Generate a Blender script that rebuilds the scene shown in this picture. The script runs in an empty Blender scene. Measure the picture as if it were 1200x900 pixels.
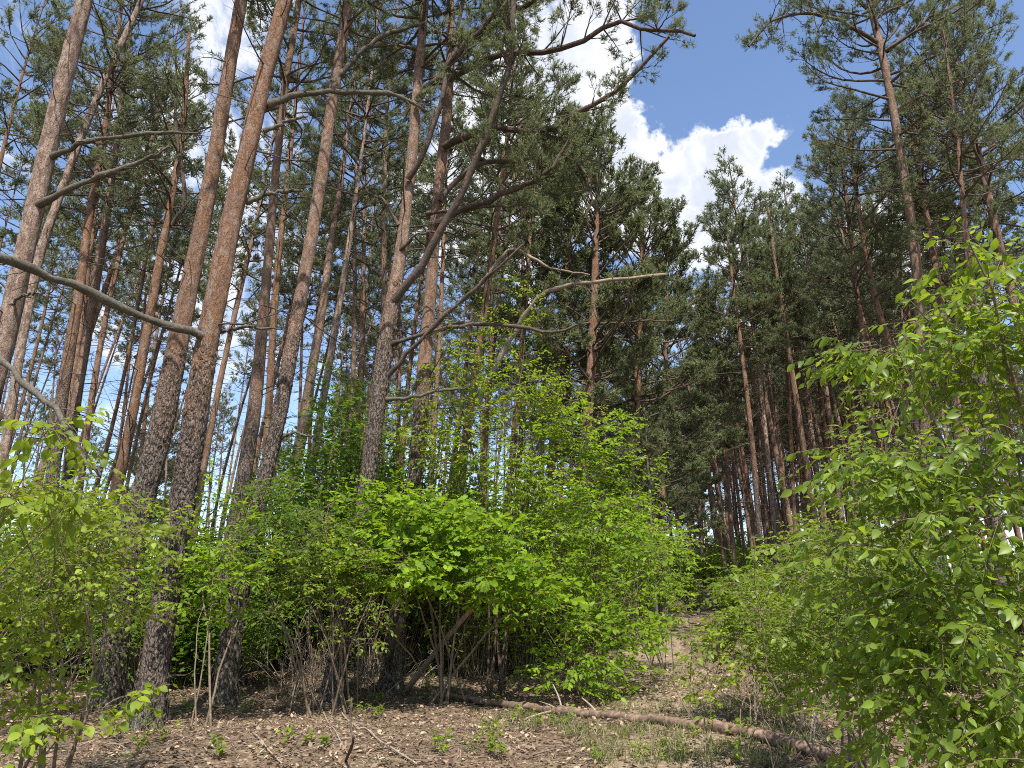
import bpy, math, random
import numpy as np
from mathutils import Vector

# ------------------------------------------------------------------ camera, sky, sun, exposure
scene = bpy.context.scene
col = scene.collection
F = 830.0                      # focal length in units of a 1200-wide frame
PITCH = math.radians(16.1)
EYE = 1.6
cam = bpy.data.cameras.new("camera")
cam.sensor_width = 36.0
cam.lens = F / 1200.0 * 36.0
cam.clip_start = 0.05
cam.clip_end = 3000
camo = bpy.data.objects.new("camera", cam)
col.objects.link(camo)
camo.location = (0, 0, EYE)
camo.rotation_euler = (math.pi / 2 + PITCH, 0, 0)
scene.camera = camo

SUN_AZ = math.atan2(0.14, -0.99)      # the sun stands high behind the camera, a touch to the right
SUN_EL = math.radians(59)
SUN = Vector((math.sin(SUN_AZ) * math.cos(SUN_EL), math.cos(SUN_AZ) * math.cos(SUN_EL), math.sin(SUN_EL)))

scene.view_settings.view_transform = 'Standard'
scene.view_settings.look = 'None'
scene.view_settings.exposure = 0.80
scene.view_settings.gamma = 1.0
scene.view_settings.use_curve_mapping = False
scene.render.engine = 'CYCLES'
scene.cycles.filter_width = 1.0
scene.cycles.max_bounces = 5
scene.cycles.diffuse_bounces = 2
scene.cycles.glossy_bounces = 2
scene.cycles.transmission_bounces = 3
scene.cycles.use_denoising = False


class NT:
    """small helper for node trees"""
    def __init__(self, tree):
        self.t = tree
        tree.nodes.clear()

    def n(self, kind, **kw):
        nd = self.t.nodes.new(kind)
        for k, v in kw.items():
            if k.startswith('i_'):
                continue
            setattr(nd, k, v)
        return nd

    def l(self, a, b):
        self.t.links.new(a, b)

    def val(self, sock, v):
        if hasattr(v, 'is_linked') or isinstance(v, bpy.types.NodeSocket):
            self.t.links.new(v, sock)
        else:
            sock.default_value = v

    def math(self, op, a, b=None, c=None, clamp=False):
        nd = self.t.nodes.new('ShaderNodeMath')
        nd.operation = op
        nd.use_clamp = clamp
        self.val(nd.inputs[0], a)
        if b is not None:
            self.val(nd.inputs[1], b)
        if c is not None:
            self.val(nd.inputs[2], c)
        return nd.outputs[0]

    def vmath(self, op, a, b=None, out=0):
        nd = self.t.nodes.new('ShaderNodeVectorMath')
        nd.operation = op
        self.val(nd.inputs[0], a)
        if b is not None:
            self.val(nd.inputs[1], b)
        return nd.outputs[out]

    def mix(self, f, a, b, blend='MIX'):
        nd = self.t.nodes.new('ShaderNodeMix')
        nd.data_type = 'RGBA'
        nd.blend_type = blend
        self.val(nd.inputs[0], f)
        self.val(nd.inputs[6], a)
        self.val(nd.inputs[7], b)
        return nd.outputs[2]

    def ramp(self, f, lo, hi, interp='SMOOTHSTEP', a=0.0, b=1.0):
        nd = self.t.nodes.new('ShaderNodeMapRange')
        nd.interpolation_type = interp
        self.val(nd.inputs[0], f)
        self.val(nd.inputs[1], lo)
        self.val(nd.inputs[2], hi)
        self.val(nd.inputs[3], a)
        self.val(nd.inputs[4], b)
        return nd.outputs[0]

    def noise(self, vec, scale, detail=4, rough=0.55, dist=0.0):
        nd = self.t.nodes.new('ShaderNodeTexNoise')
        nd.inputs['Scale'].default_value = scale
        nd.inputs['Detail'].default_value = detail
        nd.inputs['Roughness'].default_value = rough
        nd.inputs['Distortion'].default_value = dist
        if vec is not None:
            self.l(vec, nd.inputs['Vector'])
        return nd.outputs[0]


def ray(px, py):
    u = (px - 600.0) / F
    v = (450.0 - py) / F
    return np.array([u, math.cos(PITCH) - v * math.sin(PITCH), math.sin(PITCH) + v * math.cos(PITCH)])


def at(px, py, Y):
    r = ray(px, py)
    s = Y / r[1]
    return np.array([r[0] * s, Y, EYE + r[2] * s])


def pxm(py, Y):
    """metres per pixel at height py of the frame and depth Y"""
    return Y / ray(600, py)[1] / F


# world: clear blue sky with fair-weather cumulus
world = bpy.data.worlds.new("World")
scene.world = world
world.use_nodes = True
w = NT(world.node_tree)
tc = w.n('ShaderNodeTexCoord')
sky = w.n('ShaderNodeTexSky', sky_type='NISHITA', sun_disc=False, sun_elevation=SUN_EL, sun_rotation=SUN_AZ)
sky.air_density = 1.0
sky.dust_density = 0.8
sky.ozone_density = 1.3
dirv = w.vmath('NORMALIZE', tc.outputs['Generated'])
sep = w.n('ShaderNodeSeparateXYZ')
w.l(dirv, sep.inputs[0])
zz = w.math('ADD', w.math('MAXIMUM', sep.outputs[2], 0.0), 0.22)
cx = w.math('DIVIDE', sep.outputs[0], zz)
cy = w.math('DIVIDE', sep.outputs[1], zz)
comb = w.n('ShaderNodeCombineXYZ')
w.l(cx, comb.inputs[0])
w.l(cy, comb.inputs[1])
wn_ = w.n('ShaderNodeTexNoise')
wn_.inputs['Scale'].default_value = 6.0
wn_.inputs['Detail'].default_value = 8
wn_.inputs['Roughness'].default_value = 0.62
w.l(dirv, wn_.inputs['Vector'])
wdir = w.vmath('ADD', dirv, w.vmath('MULTIPLY', w.vmath('SUBTRACT', wn_.outputs['Color'], (0.5, 0.5, 0.5)), (0.30, 0.30, 0.30)))
f1 = w.noise(comb.outputs[0], 1.6, 10, 0.58, 0.2)
f2 = w.noise(dirv, 7.0, 12, 0.66, 0.6)
dens = w.math('ADD', w.math('MULTIPLY', f1, 0.6), w.math('MULTIPLY', f2, 1.1))
# banks of cloud standing in the sky: direction, angular radius, amount
for (px, py, rad, amt) in ((815, 225, 0.12, 0.34), (720, 140, 0.085, 0.32), (690, 90, 0.06, 0.2), (765, 180, .06, .2), (880, 185, 0.065, 0.28), (920, 135, 0.045, 0.28),
                           (560, 170, 0.14, 0.2), (630, 250, 0.16, 0.16), (680, 50, .06, .16), (960, 330, 0.15, 0.14), (1090, 270, 0.08, .12),
                           (120, 520, 0.2, 0.05), (60, 110, 0.12, 0.12), (240, 250, 0.14, 0.14), (330, 60, .1, .1), (380, 480, 0.1, 0.02), (1180, 480, .12, .1),
                           (810, 85, 0.07, -0.28), (830, 20, 0.09, -0.35), (900, 50, 0.08, -0.3), (1160, 110, 0.15, -0.35),
                           (450, 30, 0.12, -0.3), (620, 400, 0.14, -0.14), (320, 330, .06, -.12), (30, 420, .08, -.1), (230, 640, .16, -.14)):
    d = ray(px, py)
    d = d / np.linalg.norm(d)
    dist = w.vmath('DISTANCE', wdir, tuple(d), out=1)
    g = w.ramp(dist, rad * 0.35, rad * 1.5, 'SMOOTHSTEP', amt, 0.0)
    dens = w.math('ADD', dens, g)
mask = w.ramp(dens, 0.84, 1.10)
shade = w.ramp(w.noise(dirv, 9.0, 8, 0.6, 0.5), 0.38, 0.62)
thick = w.ramp(dens, 0.95, 1.2)
# cloud radiance (divided by the background strength below)
ccol = w.mix(w.math('MULTIPLY', shade, thick), (6.5, 6.6, 6.8, 1), (4.3, 4.6, 5.3, 1))
skyc = w.mix(1.0, sky.outputs[0], (1.2, 1.24, 1.32, 1), 'MULTIPLY')
low = w.ramp(sep.outputs[2], 0.0, 0.28, 'SMOOTHSTEP', 0.08, 0.0)      # thin veil of far cloud near the horizon
skyc = w.mix(low, skyc, (5.2, 5.7, 6.5, 1))
mixc = w.mix(mask, skyc, ccol)
bg = w.n('ShaderNodeBackground')
bg.inputs[1].default_value = 0.105
w.l(mixc, bg.inputs[0])
wo = w.n('ShaderNodeOutputWorld')
w.l(bg.outputs[0], wo.inputs[0])

sl = bpy.data.lights.new("sun", 'SUN')
sl.energy = 5.0
sl.angle = math.radians(0.53)
sl.color = (1.0, 0.95, 0.87)
so = bpy.data.objects.new("sun", sl)
so.rotation_euler = (-SUN).to_track_quat('-Z', 'Y').to_euler()
so.location = SUN * 60
col.objects.link(so)

# ------------------------------------------------------------------ helpers
RNG = np.random.default_rng(11)


def nrm(v):
    return v / np.maximum(np.linalg.norm(v, axis=-1, keepdims=True), 1e-9)


def hash3(ix, iy, iz):
    h = (ix.astype(np.int64) * 374761393 + iy.astype(np.int64) * 668265263 + iz.astype(np.int64) * 2147483647) & 0xffffffff
    h = ((h ^ (h >> 13)) * 1274126177) & 0xffffffff
    h = ((h ^ (h >> 16)) * 2246822519) & 0xffffffff
    return ((h ^ (h >> 15)) & 0xffffff) / float(0xffffff)


def vnoise(p):
    i = np.floor(p)
    f = p - i
    f = f * f * (3 - 2 * f)
    i = i.astype(np.int64)
    r = 0
    for dx in (0, 1):
        for dy in (0, 1):
            for dz in (0, 1):
                wgt = (f[..., 0] if dx else 1 - f[..., 0]) * (f[..., 1] if dy else 1 - f[..., 1]) * (f[..., 2] if dz else 1 - f[..., 2])
                r = r + wgt * hash3(i[..., 0] + dx, i[..., 1] + dy, i[..., 2] + dz)
    return r * 2 - 1


def fbm(p, oct=4):
    r = 0
    a = 1.0
    for o in range(oct):
        r = r + a * vnoise(p * (2 ** o) + 17.3 * o)
        a *= 0.5
    return r


class MB:
    """collects shapes and links them as ONE mesh"""
    def __init__(self):
        self.v = []
        self.f = []      # (array of faces (n,k), material)
        self.n = 0

    def add(self, v, f, m=0):
        v = np.asarray(v, dtype=np.float64).reshape(-1, 3)
        f = np.asarray(f, dtype=np.int64)
        self.v.append(v)
        self.f.append((f + self.n, m))
        self.n += len(v)

    def data(self, name, mats, smooth=True):
        me = bpy.data.meshes.new(name)
        V = np.concatenate(self.v) if self.v else np.zeros((0, 3))
        me.vertices.add(len(V))
        me.vertices.foreach_set('co', V.astype(np.float32).ravel())
        loops = np.concatenate([f.ravel() for f, m in self.f]) if self.f else np.zeros(0, int)
        tot = np.concatenate([np.full(len(f), f.shape[1]) for f, m in self.f]) if self.f else np.zeros(0, int)
        mi = np.concatenate([np.full(len(f), m) for f, m in self.f]) if self.f else np.zeros(0, int)
        start = np.concatenate([[0], np.cumsum(tot)[:-1]])
        me.loops.add(len(loops))
        me.loops.foreach_set('vertex_index', loops.astype(np.int32))
        me.polygons.add(len(tot))
        me.polygons.foreach_set('loop_start', start.astype(np.int32))
        me.polygons.foreach_set('material_index', mi.astype(np.int32))
        me.polygons.foreach_set('use_smooth', np.full(len(tot), smooth, dtype=bool))
        for m in mats:
            me.materials.append(m)
        me.update(calc_edges=True)
        return me

    def build(self, name, mats, parent=None, smooth=True):
        if not isinstance(mats, (list, tuple)):
            mats = [mats]
        return link(name, self.data(name, mats, smooth), parent)

    def tubes(self, P, R, n=5, m=0, cap=False):
        """P (N,K,3) polylines, R (N,K) radii"""
        P = np.asarray(P, float)
        R = np.asarray(R, float)
        if P.ndim == 2:
            P = P[None]
            R = R[None]
        N, K, _ = P.shape
        if N == 0:
            return
        T = nrm(np.gradient(P, axis=1))
        mean = np.abs(nrm(P[:, -1] - P[:, 0]))
        ref = np.eye(3)[np.argmin(mean, axis=1)][:, None, :]
        U = nrm(np.cross(T, np.broadcast_to(ref, T.shape)))
        W = np.cross(T, U)
        a = np.arange(n) / n * 2 * np.pi
        V = P[:, :, None, :] + R[:, :, None, None] * (U[:, :, None, :] * np.cos(a)[:, None] + W[:, :, None, :] * np.sin(a)[:, None])
        idx = np.arange(N * K * n).reshape(N, K, n)
        q = np.stack([idx[:, :-1], np.roll(idx, -1, 2)[:, :-1], np.roll(idx, -1, 2)[:, 1:], idx[:, 1:]], -1).reshape(-1, 4)
        self.add(V.reshape(-1, 3), q, m)
        if cap:
            base = self.n
            self.add(P[:, -1] + T[:, -1] * R[:, -1][:, None] * 0.6, np.zeros((0, 3), int), m)
            last = idx[:, -1]
            tr = np.stack([last, np.roll(last, -1, 1), np.broadcast_to((base + np.arange(N))[:, None] - (base - N * K * n), last.shape)], -1)
            self.f.append((tr.reshape(-1, 3) + (base - N * K * n), m))

    def tufts(self, P, D, size, blades, width, rng, m=1, spread=(0.35, 1.15)):
        N = len(P)
        if N == 0:
            return
        D = nrm(D)
        ref = np.where(np.abs(D[:, 2:3]) > 0.8, np.array([[1.0, 0, 0]]), np.array([[0, 0, 1.0]]))
        U = nrm(np.cross(D, ref))
        W = np.cross(D, U)
        size = np.broadcast_to(np.asarray(size, float), (N,))[:, None, None]
        ph = (np.arange(blades) * 2.399 + rng.uniform(0, 6.28, (N, 1)))[..., None]
        th = rng.uniform(spread[0], spread[1], (N, blades, 1))
        s = rng.uniform(-0.45, 0.55, (N, blades, 1))
        rad = U[:, None] * np.cos(ph) + W[:, None] * np.sin(ph)
        bd = D[:, None] * np.cos(th) + rad * np.sin(th)
        base = P[:, None] + D[:, None] * s * size
        ln = size * rng.uniform(0.45, 0.8, (N, blades, 1))
        side = nrm(np.cross(bd, D[:, None] + 0.3 * rng.normal(size=(N, blades, 3)))) * width * 0.5
        V = np.stack([base - side, base + side, base + bd * ln], 2)
        self.add(V.reshape(-1, 3), np.arange(N * blades * 3).reshape(-1, 3), m)

    def leaves(self, P, X, Nn, S, tmpl, m=0):
        """P positions, X leaf axis, Nn approx. normal, S lengths; tmpl = (verts, [faces...])"""
        if len(P) == 0:
            return
        tv, tf = tmpl
        B = leaf_frames(X, Nn)
        V = P[:, None] + S[:, None, None] * (tv[None] @ B)
        k = len(tv)
        off = (np.arange(len(P)) * k)[:, None, None]
        base = self.n
        self.v.append(V.reshape(-1, 3))
        self.n += len(P) * k
        for f in tf:
            self.f.append(((np.asarray(f)[None] + off).reshape(-1, np.asarray(f).shape[1]) + base, m))


def leaf_frames(X, Nn):
    X = nrm(X)
    Y = nrm(np.cross(Nn, X))
    Z = np.cross(X, Y)
    return np.stack([X, Y, Z], 1)       # rows


def leaf_template(half, fold=0.28, droop=0.22, twist=0.0):
    """half = list of (x, half width); closed leaf blade folded along its midrib"""
    inner = half[1:-1]
    v = [(0.0, 0.0, 0.0)]
    for x, hw in inner:
        z = -droop * x * x
        v += [(x, -hw, z + fold * hw), (x, 0, z), (x, hw, z + fold * hw)]
    v.append((1.0, 0.0, -droop))
    n = len(inner)
    q = []
    t = [(0, 1, 2), (0, 2, 3)]
    for i in range(n - 1):
        a = 1 + 3 * i
        b = a + 3
        q += [(a, b, b + 1, a + 1), (a + 1, b + 1, b + 2, a + 2)]
    a = 1 + 3 * (n - 1)
    e = len(v) - 1
    t += [(a, e, a + 1), (a + 1, e, a + 2)]
    fs = [np.array(t)]
    if q:
        fs.append(np.array(q))
    return (np.array(v), fs)


LEAF_OVATE = leaf_template([(0, 0), (.08, .09), (.22, .20), (.40, .255), (.58, .235), (.76, .155), (.90, .06), (1, 0)])
LEAF_BROAD = leaf_template([(0, 0), (.06, .14), (.2, .30), (.42, .36), (.62, .31), (.82, .15), (1, 0)], fold=.2, droop=.3)
LEAF_OVATE_LITE = leaf_template([(0, 0), (.15, .16), (.42, .255), (.76, .155), (1, 0)])
LEAF_BROAD_LITE = leaf_template([(0, 0), (.15, .25), (.45, .36), (.8, .17), (1, 0)], fold=.2, droop=.3)
LEAF_OAK_LITE = leaf_template([(0, 0), (.3, .2), (.5, .13), (.8, .29), (1, 0)], fold=.25, droop=.15)
LEAF_OAK = leaf_template([(0, 0), (.28, .17), (.40, .12), (.56, .28), (.66, .19), (.84, .27), (1, 0)], fold=.25, droop=.15)
LEAF_SMALL = leaf_template([(0, 0), (.3, .26), (.65, .24), (1, 0)], fold=.3, droop=.2)
LEAF_DEAD = leaf_template([(0, 0), (.5, .29), (1, 0)], fold=.45, droop=-.2)


def link(name, data, parent=None):
    o = bpy.data.objects.new(name, data)
    col.objects.link(o)
    if parent is not None:
        o.parent = parent
    return o


def thing(name, label, cat, loc, group=None):
    o = bpy.data.objects.new(name, None)
    o.empty_display_size = 0.2
    o.location = [float(c) for c in loc]
    o['label'] = label
    o['category'] = cat
    if group:
        o['group'] = group
    col.objects.link(o)
    return o


def copy_tree(root, loc, rz, scale, label, group):
    r = root.copy()
    r.location = [float(c) for c in loc]
    r.rotation_euler = (float(RNG.normal(0, .022)), float(RNG.normal(0, .022)), float(rz))
    r.scale = scale
    r['label'] = label
    r['group'] = group
    col.objects.link(r)
    for ch in KIDS[root.name]:
        c = ch.copy()
        c.parent = r
        col.objects.link(c)
    return r


KIDS = {}


def smooth_line(pts, K):
    """Catmull-Rom resample of (M,D) points to K"""
    p = np.asarray(pts, float)
    if len(p) == 2:
        t = np.linspace(0, 1, K)[:, None]
        return p[0] * (1 - t) + p[1] * t
    q = np.vstack([2 * p[0] - p[1], p, 2 * p[-1] - p[-2]])
    M = len(p) - 1
    tt = np.linspace(0, M - 1e-6, K)
    i = tt.astype(int)
    t = (tt - i)[:, None]
    a, b, c, d = q[i], q[i + 1], q[i + 2], q[i + 3]
    return 0.5 * ((2 * b) + (c - a) * t + (2 * a - 5 * b + 4 * c - d) * t ** 2 + (3 * b - a - 3 * c + d) * t ** 3)


# ------------------------------------------------------------------ materials
def new_mat(name):
    m = bpy.data.materials.new(name)
    m.use_nodes = True
    return m, NT(m.node_tree)


def finish(t, bsdf):
    o = t.n('ShaderNodeOutputMaterial')
    t.l(bsdf, o.inputs[0])


def bark_material():
    m, t = new_mat("pine_bark")
    tc = t.n('ShaderNodeTexCoord')
    oi = t.n('ShaderNodeObjectInfo')
    off = t.math('MULTIPLY', oi.outputs['Random'], 40.0)
    p = t.vmath('ADD', tc.outputs['Object'], off)
    sp = t.n('ShaderNodeSeparateXYZ')
    t.l(tc.outputs['Object'], sp.inputs[0])
    bz = t.n('ShaderNodeAttribute', attribute_type='OBJECT', attribute_name='bark_z')
    tone = t.n('ShaderNodeAttribute', attribute_type='OBJECT', attribute_name='bark_tone')
    mp = t.n('ShaderNodeMapping')
    mp.inputs['Scale'].default_value = (1.0, 1.0, 0.38)
    t.l(p, mp.inputs[0])
    wob = t.n('ShaderNodeTexNoise')
    wob.inputs['Scale'].default_value = 9
    wob.inputs['Detail'].default_value = 3
    t.l(mp.outputs[0], wob.inputs['Vector'])
    warped = t.vmath('ADD', mp.outputs[0], t.vmath('MULTIPLY', wob.outputs['Color'], (0.16, 0.16, 0.16)))
    vo = t.n('ShaderNodeTexVoronoi', feature='DISTANCE_TO_EDGE')
    vo.inputs['Scale'].default_value = 25
    t.l(warped, vo.inputs['Vector'])
    vc = t.n('ShaderNodeTexVoronoi', feature='F1')
    vc.inputs['Scale'].default_value = 25
    t.l(warped, vc.inputs['Vector'])
    fine = t.noise(mp.outputs[0], 60, 5, 0.7)
    ridge = t.noise(mp.outputs[0], 26, 6, 0.7)
    big = t.noise(p, 1.6, 4, 0.6)
    crack = t.math('ADD', t.math('MULTIPLY', t.ramp(vo.outputs['Distance'], 0.0, 0.2), 0.7), t.math('MULTIPLY', t.math('SUBTRACT', ridge, 0.42), 3.2))
    plate = t.ramp(crack, 0.12, 0.75)
    # old bark: grey brown plates between dark fissures
    c1 = t.mix(t.ramp(fine, 0.3, 0.7), (0.066, 0.053, 0.044, 1), (0.255, 0.205, 0.165, 1))
    c1 = t.mix(t.math('MULTIPLY', vc.outputs['Color'], 0.4), c1, (0.20, 0.15, 0.115, 1))
    c1 = t.mix(t.math('MULTIPLY', t.ramp(big, 0.5, 0.7), 0.35), c1, (0.17, 0.16, 0.12, 1))
    lowc = t.mix(plate, (0.06, 0.043, 0.036, 1), c1)
    # young bark: thin orange flakes
    fl = t.n('ShaderNodeTexVoronoi', feature='F1')
    fl.inputs['Scale'].default_value = 30
    t.l(warped, fl.inputs['Vector'])
    oc = t.mix(fl.outputs['Color'], (0.125, 0.062, 0.034, 1), (0.285, 0.155, 0.082, 1))
    oc = t.mix(t.ramp(t.noise(mp.outputs[0], 11, 6, 0.7), 0.47, 0.62), oc, (0.265, 0.195, 0.15, 1))
    oc = t.mix(t.math('MULTIPLY', t.ramp(t.noise(p, 3.1, 5, 0.7), 0.5, 0.62), 0.6), oc, (0.17, 0.105, 0.078, 1))
    oc = t.mix(t.ramp(t.noise(p, 34, 5, 0.75), 0.57, 0.66), oc, (0.055, 0.035, 0.028, 1))
    pale = t.mix(t.ramp(t.noise(mp.outputs[0], 15, 6, 0.75), 0.4, 0.62), (0.17, 0.115, 0.085, 1), (0.42, 0.315, 0.245, 1))
    pale = t.mix(t.ramp(t.noise(p, 30, 5, 0.75), 0.57, 0.66), pale, (0.07, 0.05, 0.04, 1))
    oc = t.mix(tone.outputs['Fac'], oc, pale)
    zf = t.math('ADD', sp.outputs[2], t.math('MULTIPLY', t.math('SUBTRACT', t.noise(p, 2.4, 5, 0.7), 0.5), 6.0))
    f = t.ramp(t.math('SUBTRACT', zf, bz.outputs['Fac']), -1.3, 1.3)
    base = t.mix(f, lowc, oc)
    # a little green algae low on the stem
    foot = t.math('MULTIPLY', t.ramp(sp.outputs[2], 0.0, 0.7, 'LINEAR', 0.6, 0.0), t.ramp(big, 0.42, 0.6))
    base = t.mix(foot, base, (0.16, 0.17, 0.12, 1))
    h = t.math('ADD', t.math('MULTIPLY', plate, t.math('SUBTRACT', 1.0, t.math('MULTIPLY', f, 0.8))), t.math('ADD', t.math('MULTIPLY', fine, 0.5), t.math('MULTIPLY', ridge, 0.6)))
    bp = t.n('ShaderNodeBump')
    bp.inputs['Strength'].default_value = 1.0
    bp.inputs['Distance'].default_value = 0.035
    t.l(h, bp.inputs['Height'])
    b = t.n('ShaderNodeBsdfPrincipled')
    b.inputs['Roughness'].default_value = 0.9
    b.inputs['Specular IOR Level'].default_value = 0.2
    t.l(base, b.inputs['Base Color'])
    t.l(bp.outputs[0], b.inputs['Normal'])
    finish(t, b.outputs[0])
    return m


def wood_material(name, a, b_, scale=30):
    m, t = new_mat(name)
    tc = t.n('ShaderNodeTexCoord')
    n1 = t.noise(tc.outputs['Object'], scale, 5, 0.7)
    n2 = t.noise(tc.outputs['Object'], scale * 0.12, 3, 0.6)
    c = t.mix(t.ramp(n1, 0.3, 0.7), (*a, 1), (*b_, 1))
    c = t.mix(t.math('MULTIPLY', t.ramp(n2, 0.45, 0.65), 0.5), c, (a[0] * .7, a[1] * .78, a[2] * .6, 1))
    bp = t.n('ShaderNodeBump')
    bp.inputs['Strength'].default_value = 0.7
    bp.inputs['Distance'].default_value = 0.01
    t.l(n1, bp.inputs['Height'])
    b = t.n('ShaderNodeBsdfPrincipled')
    b.inputs['Roughness'].default_value = 0.9
    b.inputs['Specular IOR Level'].default_value = 0.2
    t.l(c, b.inputs['Base Color'])
    t.l(bp.outputs[0], b.inputs['Normal'])
    finish(t, b.outputs[0])
    return m


def leaf_material(name, dark, light, trans, tf=0.35, rough=0.42, spec=0.4, odd=None):
    """a thin blade: gloss on top, light coming through it; every blade its own tint"""
    m, t = new_mat(name)
    ge = t.n('ShaderNodeNewGeometry')
    oi = t.n('ShaderNodeObjectInfo')
    r = t.math('FRACT', t.math('ADD', ge.outputs['Random Per Island'], t.math('MULTIPLY', oi.outputs['Random'], 7.0)))
    c = t.mix(r, (*dark, 1), (*light, 1))
    tcol = t.mix(r, tuple(x * .8 for x in trans) + (1,), (*trans, 1))
    ps = t.noise(ge.outputs['Position'], 1.7, 3, 0.6)
    c = t.mix(t.ramp(ps, 0.35, 0.65, 'SMOOTHSTEP', 0.0, 0.6), c, tuple(x * .55 for x in dark) + (1,))
    if odd is not None:
        o_ = t.ramp(t.math('FRACT', t.math('MULTIPLY', r, 13.7)), odd[1], odd[1] + 0.02)
        c = t.mix(o_, c, (*odd[0], 1))
    b = t.n('ShaderNodeBsdfPrincipled')
    b.inputs['Roughness'].default_value = rough
    b.inputs['Specular IOR Level'].default_value = spec
    t.l(c, b.inputs['Base Color'])
    tr = t.n('ShaderNodeBsdfTranslucent')
    t.l(tcol, tr.inputs[0])
    mx = t.n('ShaderNodeMixShader')
    mx.inputs[0].default_value = tf
    t.l(b.outputs[0], mx.inputs[1])
    t.l(tr.outputs[0], mx.inputs[2])
    finish(t, mx.outputs[0])
    return m


BARK = bark_material()
LIMB = wood_material("limb_bark", (0.05, 0.037, 0.029), (0.15, 0.108, 0.082), 26)
LIMB_ORANGE = wood_material("young_limb_bark", (0.17, 0.085, 0.05), (0.30, 0.175, 0.11), 26)
DEADWOOD = wood_material("dead_wood", (0.06, 0.052, 0.040), (0.165, 0.142, 0.11), 40)
PALEWOOD = wood_material("pale_dead_wood", (0.19, 0.148, 0.11), (0.38, 0.305, 0.235), 40)
TWIGWOOD = wood_material("twig_wood", (0.11, 0.08, 0.055), (0.25, 0.19, 0.135), 40)
LOGWOOD = wood_material("log_wood", (0.09, 0.058, 0.042), (0.30, 0.205, 0.15), 18)
NEEDLE = leaf_material("pine_needle", (0.078, 0.100, 0.046), (0.205, 0.228, 0.110), (0.28, 0.32, 0.13), 0.34, 0.5, 0.15,
                       odd=((0.20, 0.15, 0.07), 0.92))
NEEDLE_FAR = leaf_material("far_pine_needle", (0.095, 0.118, 0.064), (0.225, 0.245, 0.135), (0.30, 0.34, 0.16), 0.34, 0.5, 0.15,  # slightly paler, greyer needle tint for the pines further back
                           odd=((0.19, 0.145, 0.075), 0.92))
OAKLEAF = leaf_material("oak_leaf", (0.085, 0.165, 0.012), (0.255, 0.385, 0.026), (0.42, 0.60, 0.025), 0.42, 0.5, 0.18)
HAZELLEAF = leaf_material("yellow_green_leaf", (0.090, 0.145, 0.014), (0.30, 0.385, 0.036), (0.46, 0.58, 0.03), 0.40, 0.5, 0.2)
CHERRYLEAF = leaf_material("glossy_leaf", (0.070, 0.125, 0.014), (0.225, 0.315, 0.036), (0.42, 0.56, 0.03), 0.40, 0.42, 0.3)
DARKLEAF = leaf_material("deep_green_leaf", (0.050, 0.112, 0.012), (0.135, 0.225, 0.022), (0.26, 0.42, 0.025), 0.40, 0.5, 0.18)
DEADLEAF = leaf_material("dead_leaf", (0.12, 0.076, 0.048), (0.52, 0.39, 0.27), (0.25, 0.15, 0.08), 0.12, 0.8, 0.15)
GRASSBLADE = leaf_material("grass_blade", (0.10, 0.14, 0.03), (0.21, 0.24, 0.07), (0.25, 0.32, 0.06), 0.35, 0.5, 0.25,
                           odd=((0.36, 0.30, 0.17), 0.6))


def ground_material(name, path=False):
    m, t = new_mat(name)
    ge = t.n('ShaderNodeNewGeometry')
    p = ge.outputs['Position']
    n1 = t.noise(p, 1.1, 5, 0.6)
    n2 = t.noise(p, 14, 6, 0.7)
    vo = t.n('ShaderNodeTexVoronoi', feature='F1')
    vo.inputs['Scale'].default_value = 22
    t.l(p, vo.inputs['Vector'])
    vs = t.n('ShaderNodeSeparateColor')
    t.l(vo.outputs['Color'], vs.inputs[0])
    c = t.mix(vs.outputs[0], (0.118, 0.078, 0.05, 1), (0.36, 0.264, 0.178, 1))
    c = t.mix(t.ramp(n2, 0.35, 0.7), (0.10, 0.07, 0.05, 1), c)
    c = t.mix(t.math('MULTIPLY', t.ramp(n1, 0.5, 0.68), 0.5), c, (0.16, 0.155, 0.075, 1))
    if path:
        c = t.mix(t.math('MULTIPLY', t.ramp(n2, 0.3, 0.6), 0.55), c, (0.36, 0.295, 0.195, 1))
    bp = t.n('ShaderNodeBump')
    bp.inputs['Strength'].default_value = 0.8
    bp.inputs['Distance'].default_value = 0.03
    t.l(t.math('ADD', n2, vs.outputs[1]), bp.inputs['Height'])
    b = t.n('ShaderNodeBsdfPrincipled')
    b.inputs['Roughness'].default_value = 0.95
    b.inputs['Specular IOR Level'].default_value = 0.1
    t.l(c, b.inputs['Base Color'])
    t.l(bp.outputs[0], b.inputs['Normal'])
    finish(t, b.outputs[0])
    return m


# ------------------------------------------------------------------ the ground and the path
def gz(x, y):
    x = np.asarray(x, float)
    y = np.asarray(y, float)
    rise = np.clip(y - 14, 0, None)
    h = 3.7 * (1 - np.exp(-rise * rise / 2600.0))
    p = np.stack(np.broadcast_arrays(x * 0.35, y * 0.35, 0 * x), -1)
    h = h + 0.09 * fbm(p, 2) * np.clip((y - 4) / 4, 0.2, 1)
    q = np.stack(np.broadcast_arrays(x * 2.2, y * 2.2, 0 * x + 5), -1)
    return h + 0.022 * fbm(q, 3)


def gp(px, py):
    """point of the ground seen at a pixel"""
    r = ray(px, py)
    lo, hi = 1.0, 200.0
    s = np.linspace(lo, hi, 6000)
    z = EYE + r[2] * s - gz(r[0] * s, r[1] * s)
    i = np.argmax(z < 0)
    s = s[i]
    return np.array([r[0] * s, r[1] * s, float(gz(r[0] * s, r[1] * s))])


def axis(a, b, near, far_n):
    s = np.concatenate([np.linspace(0, 1, near), 1 + np.geomspace(0.02, 1, far_n)])
    return s


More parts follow.
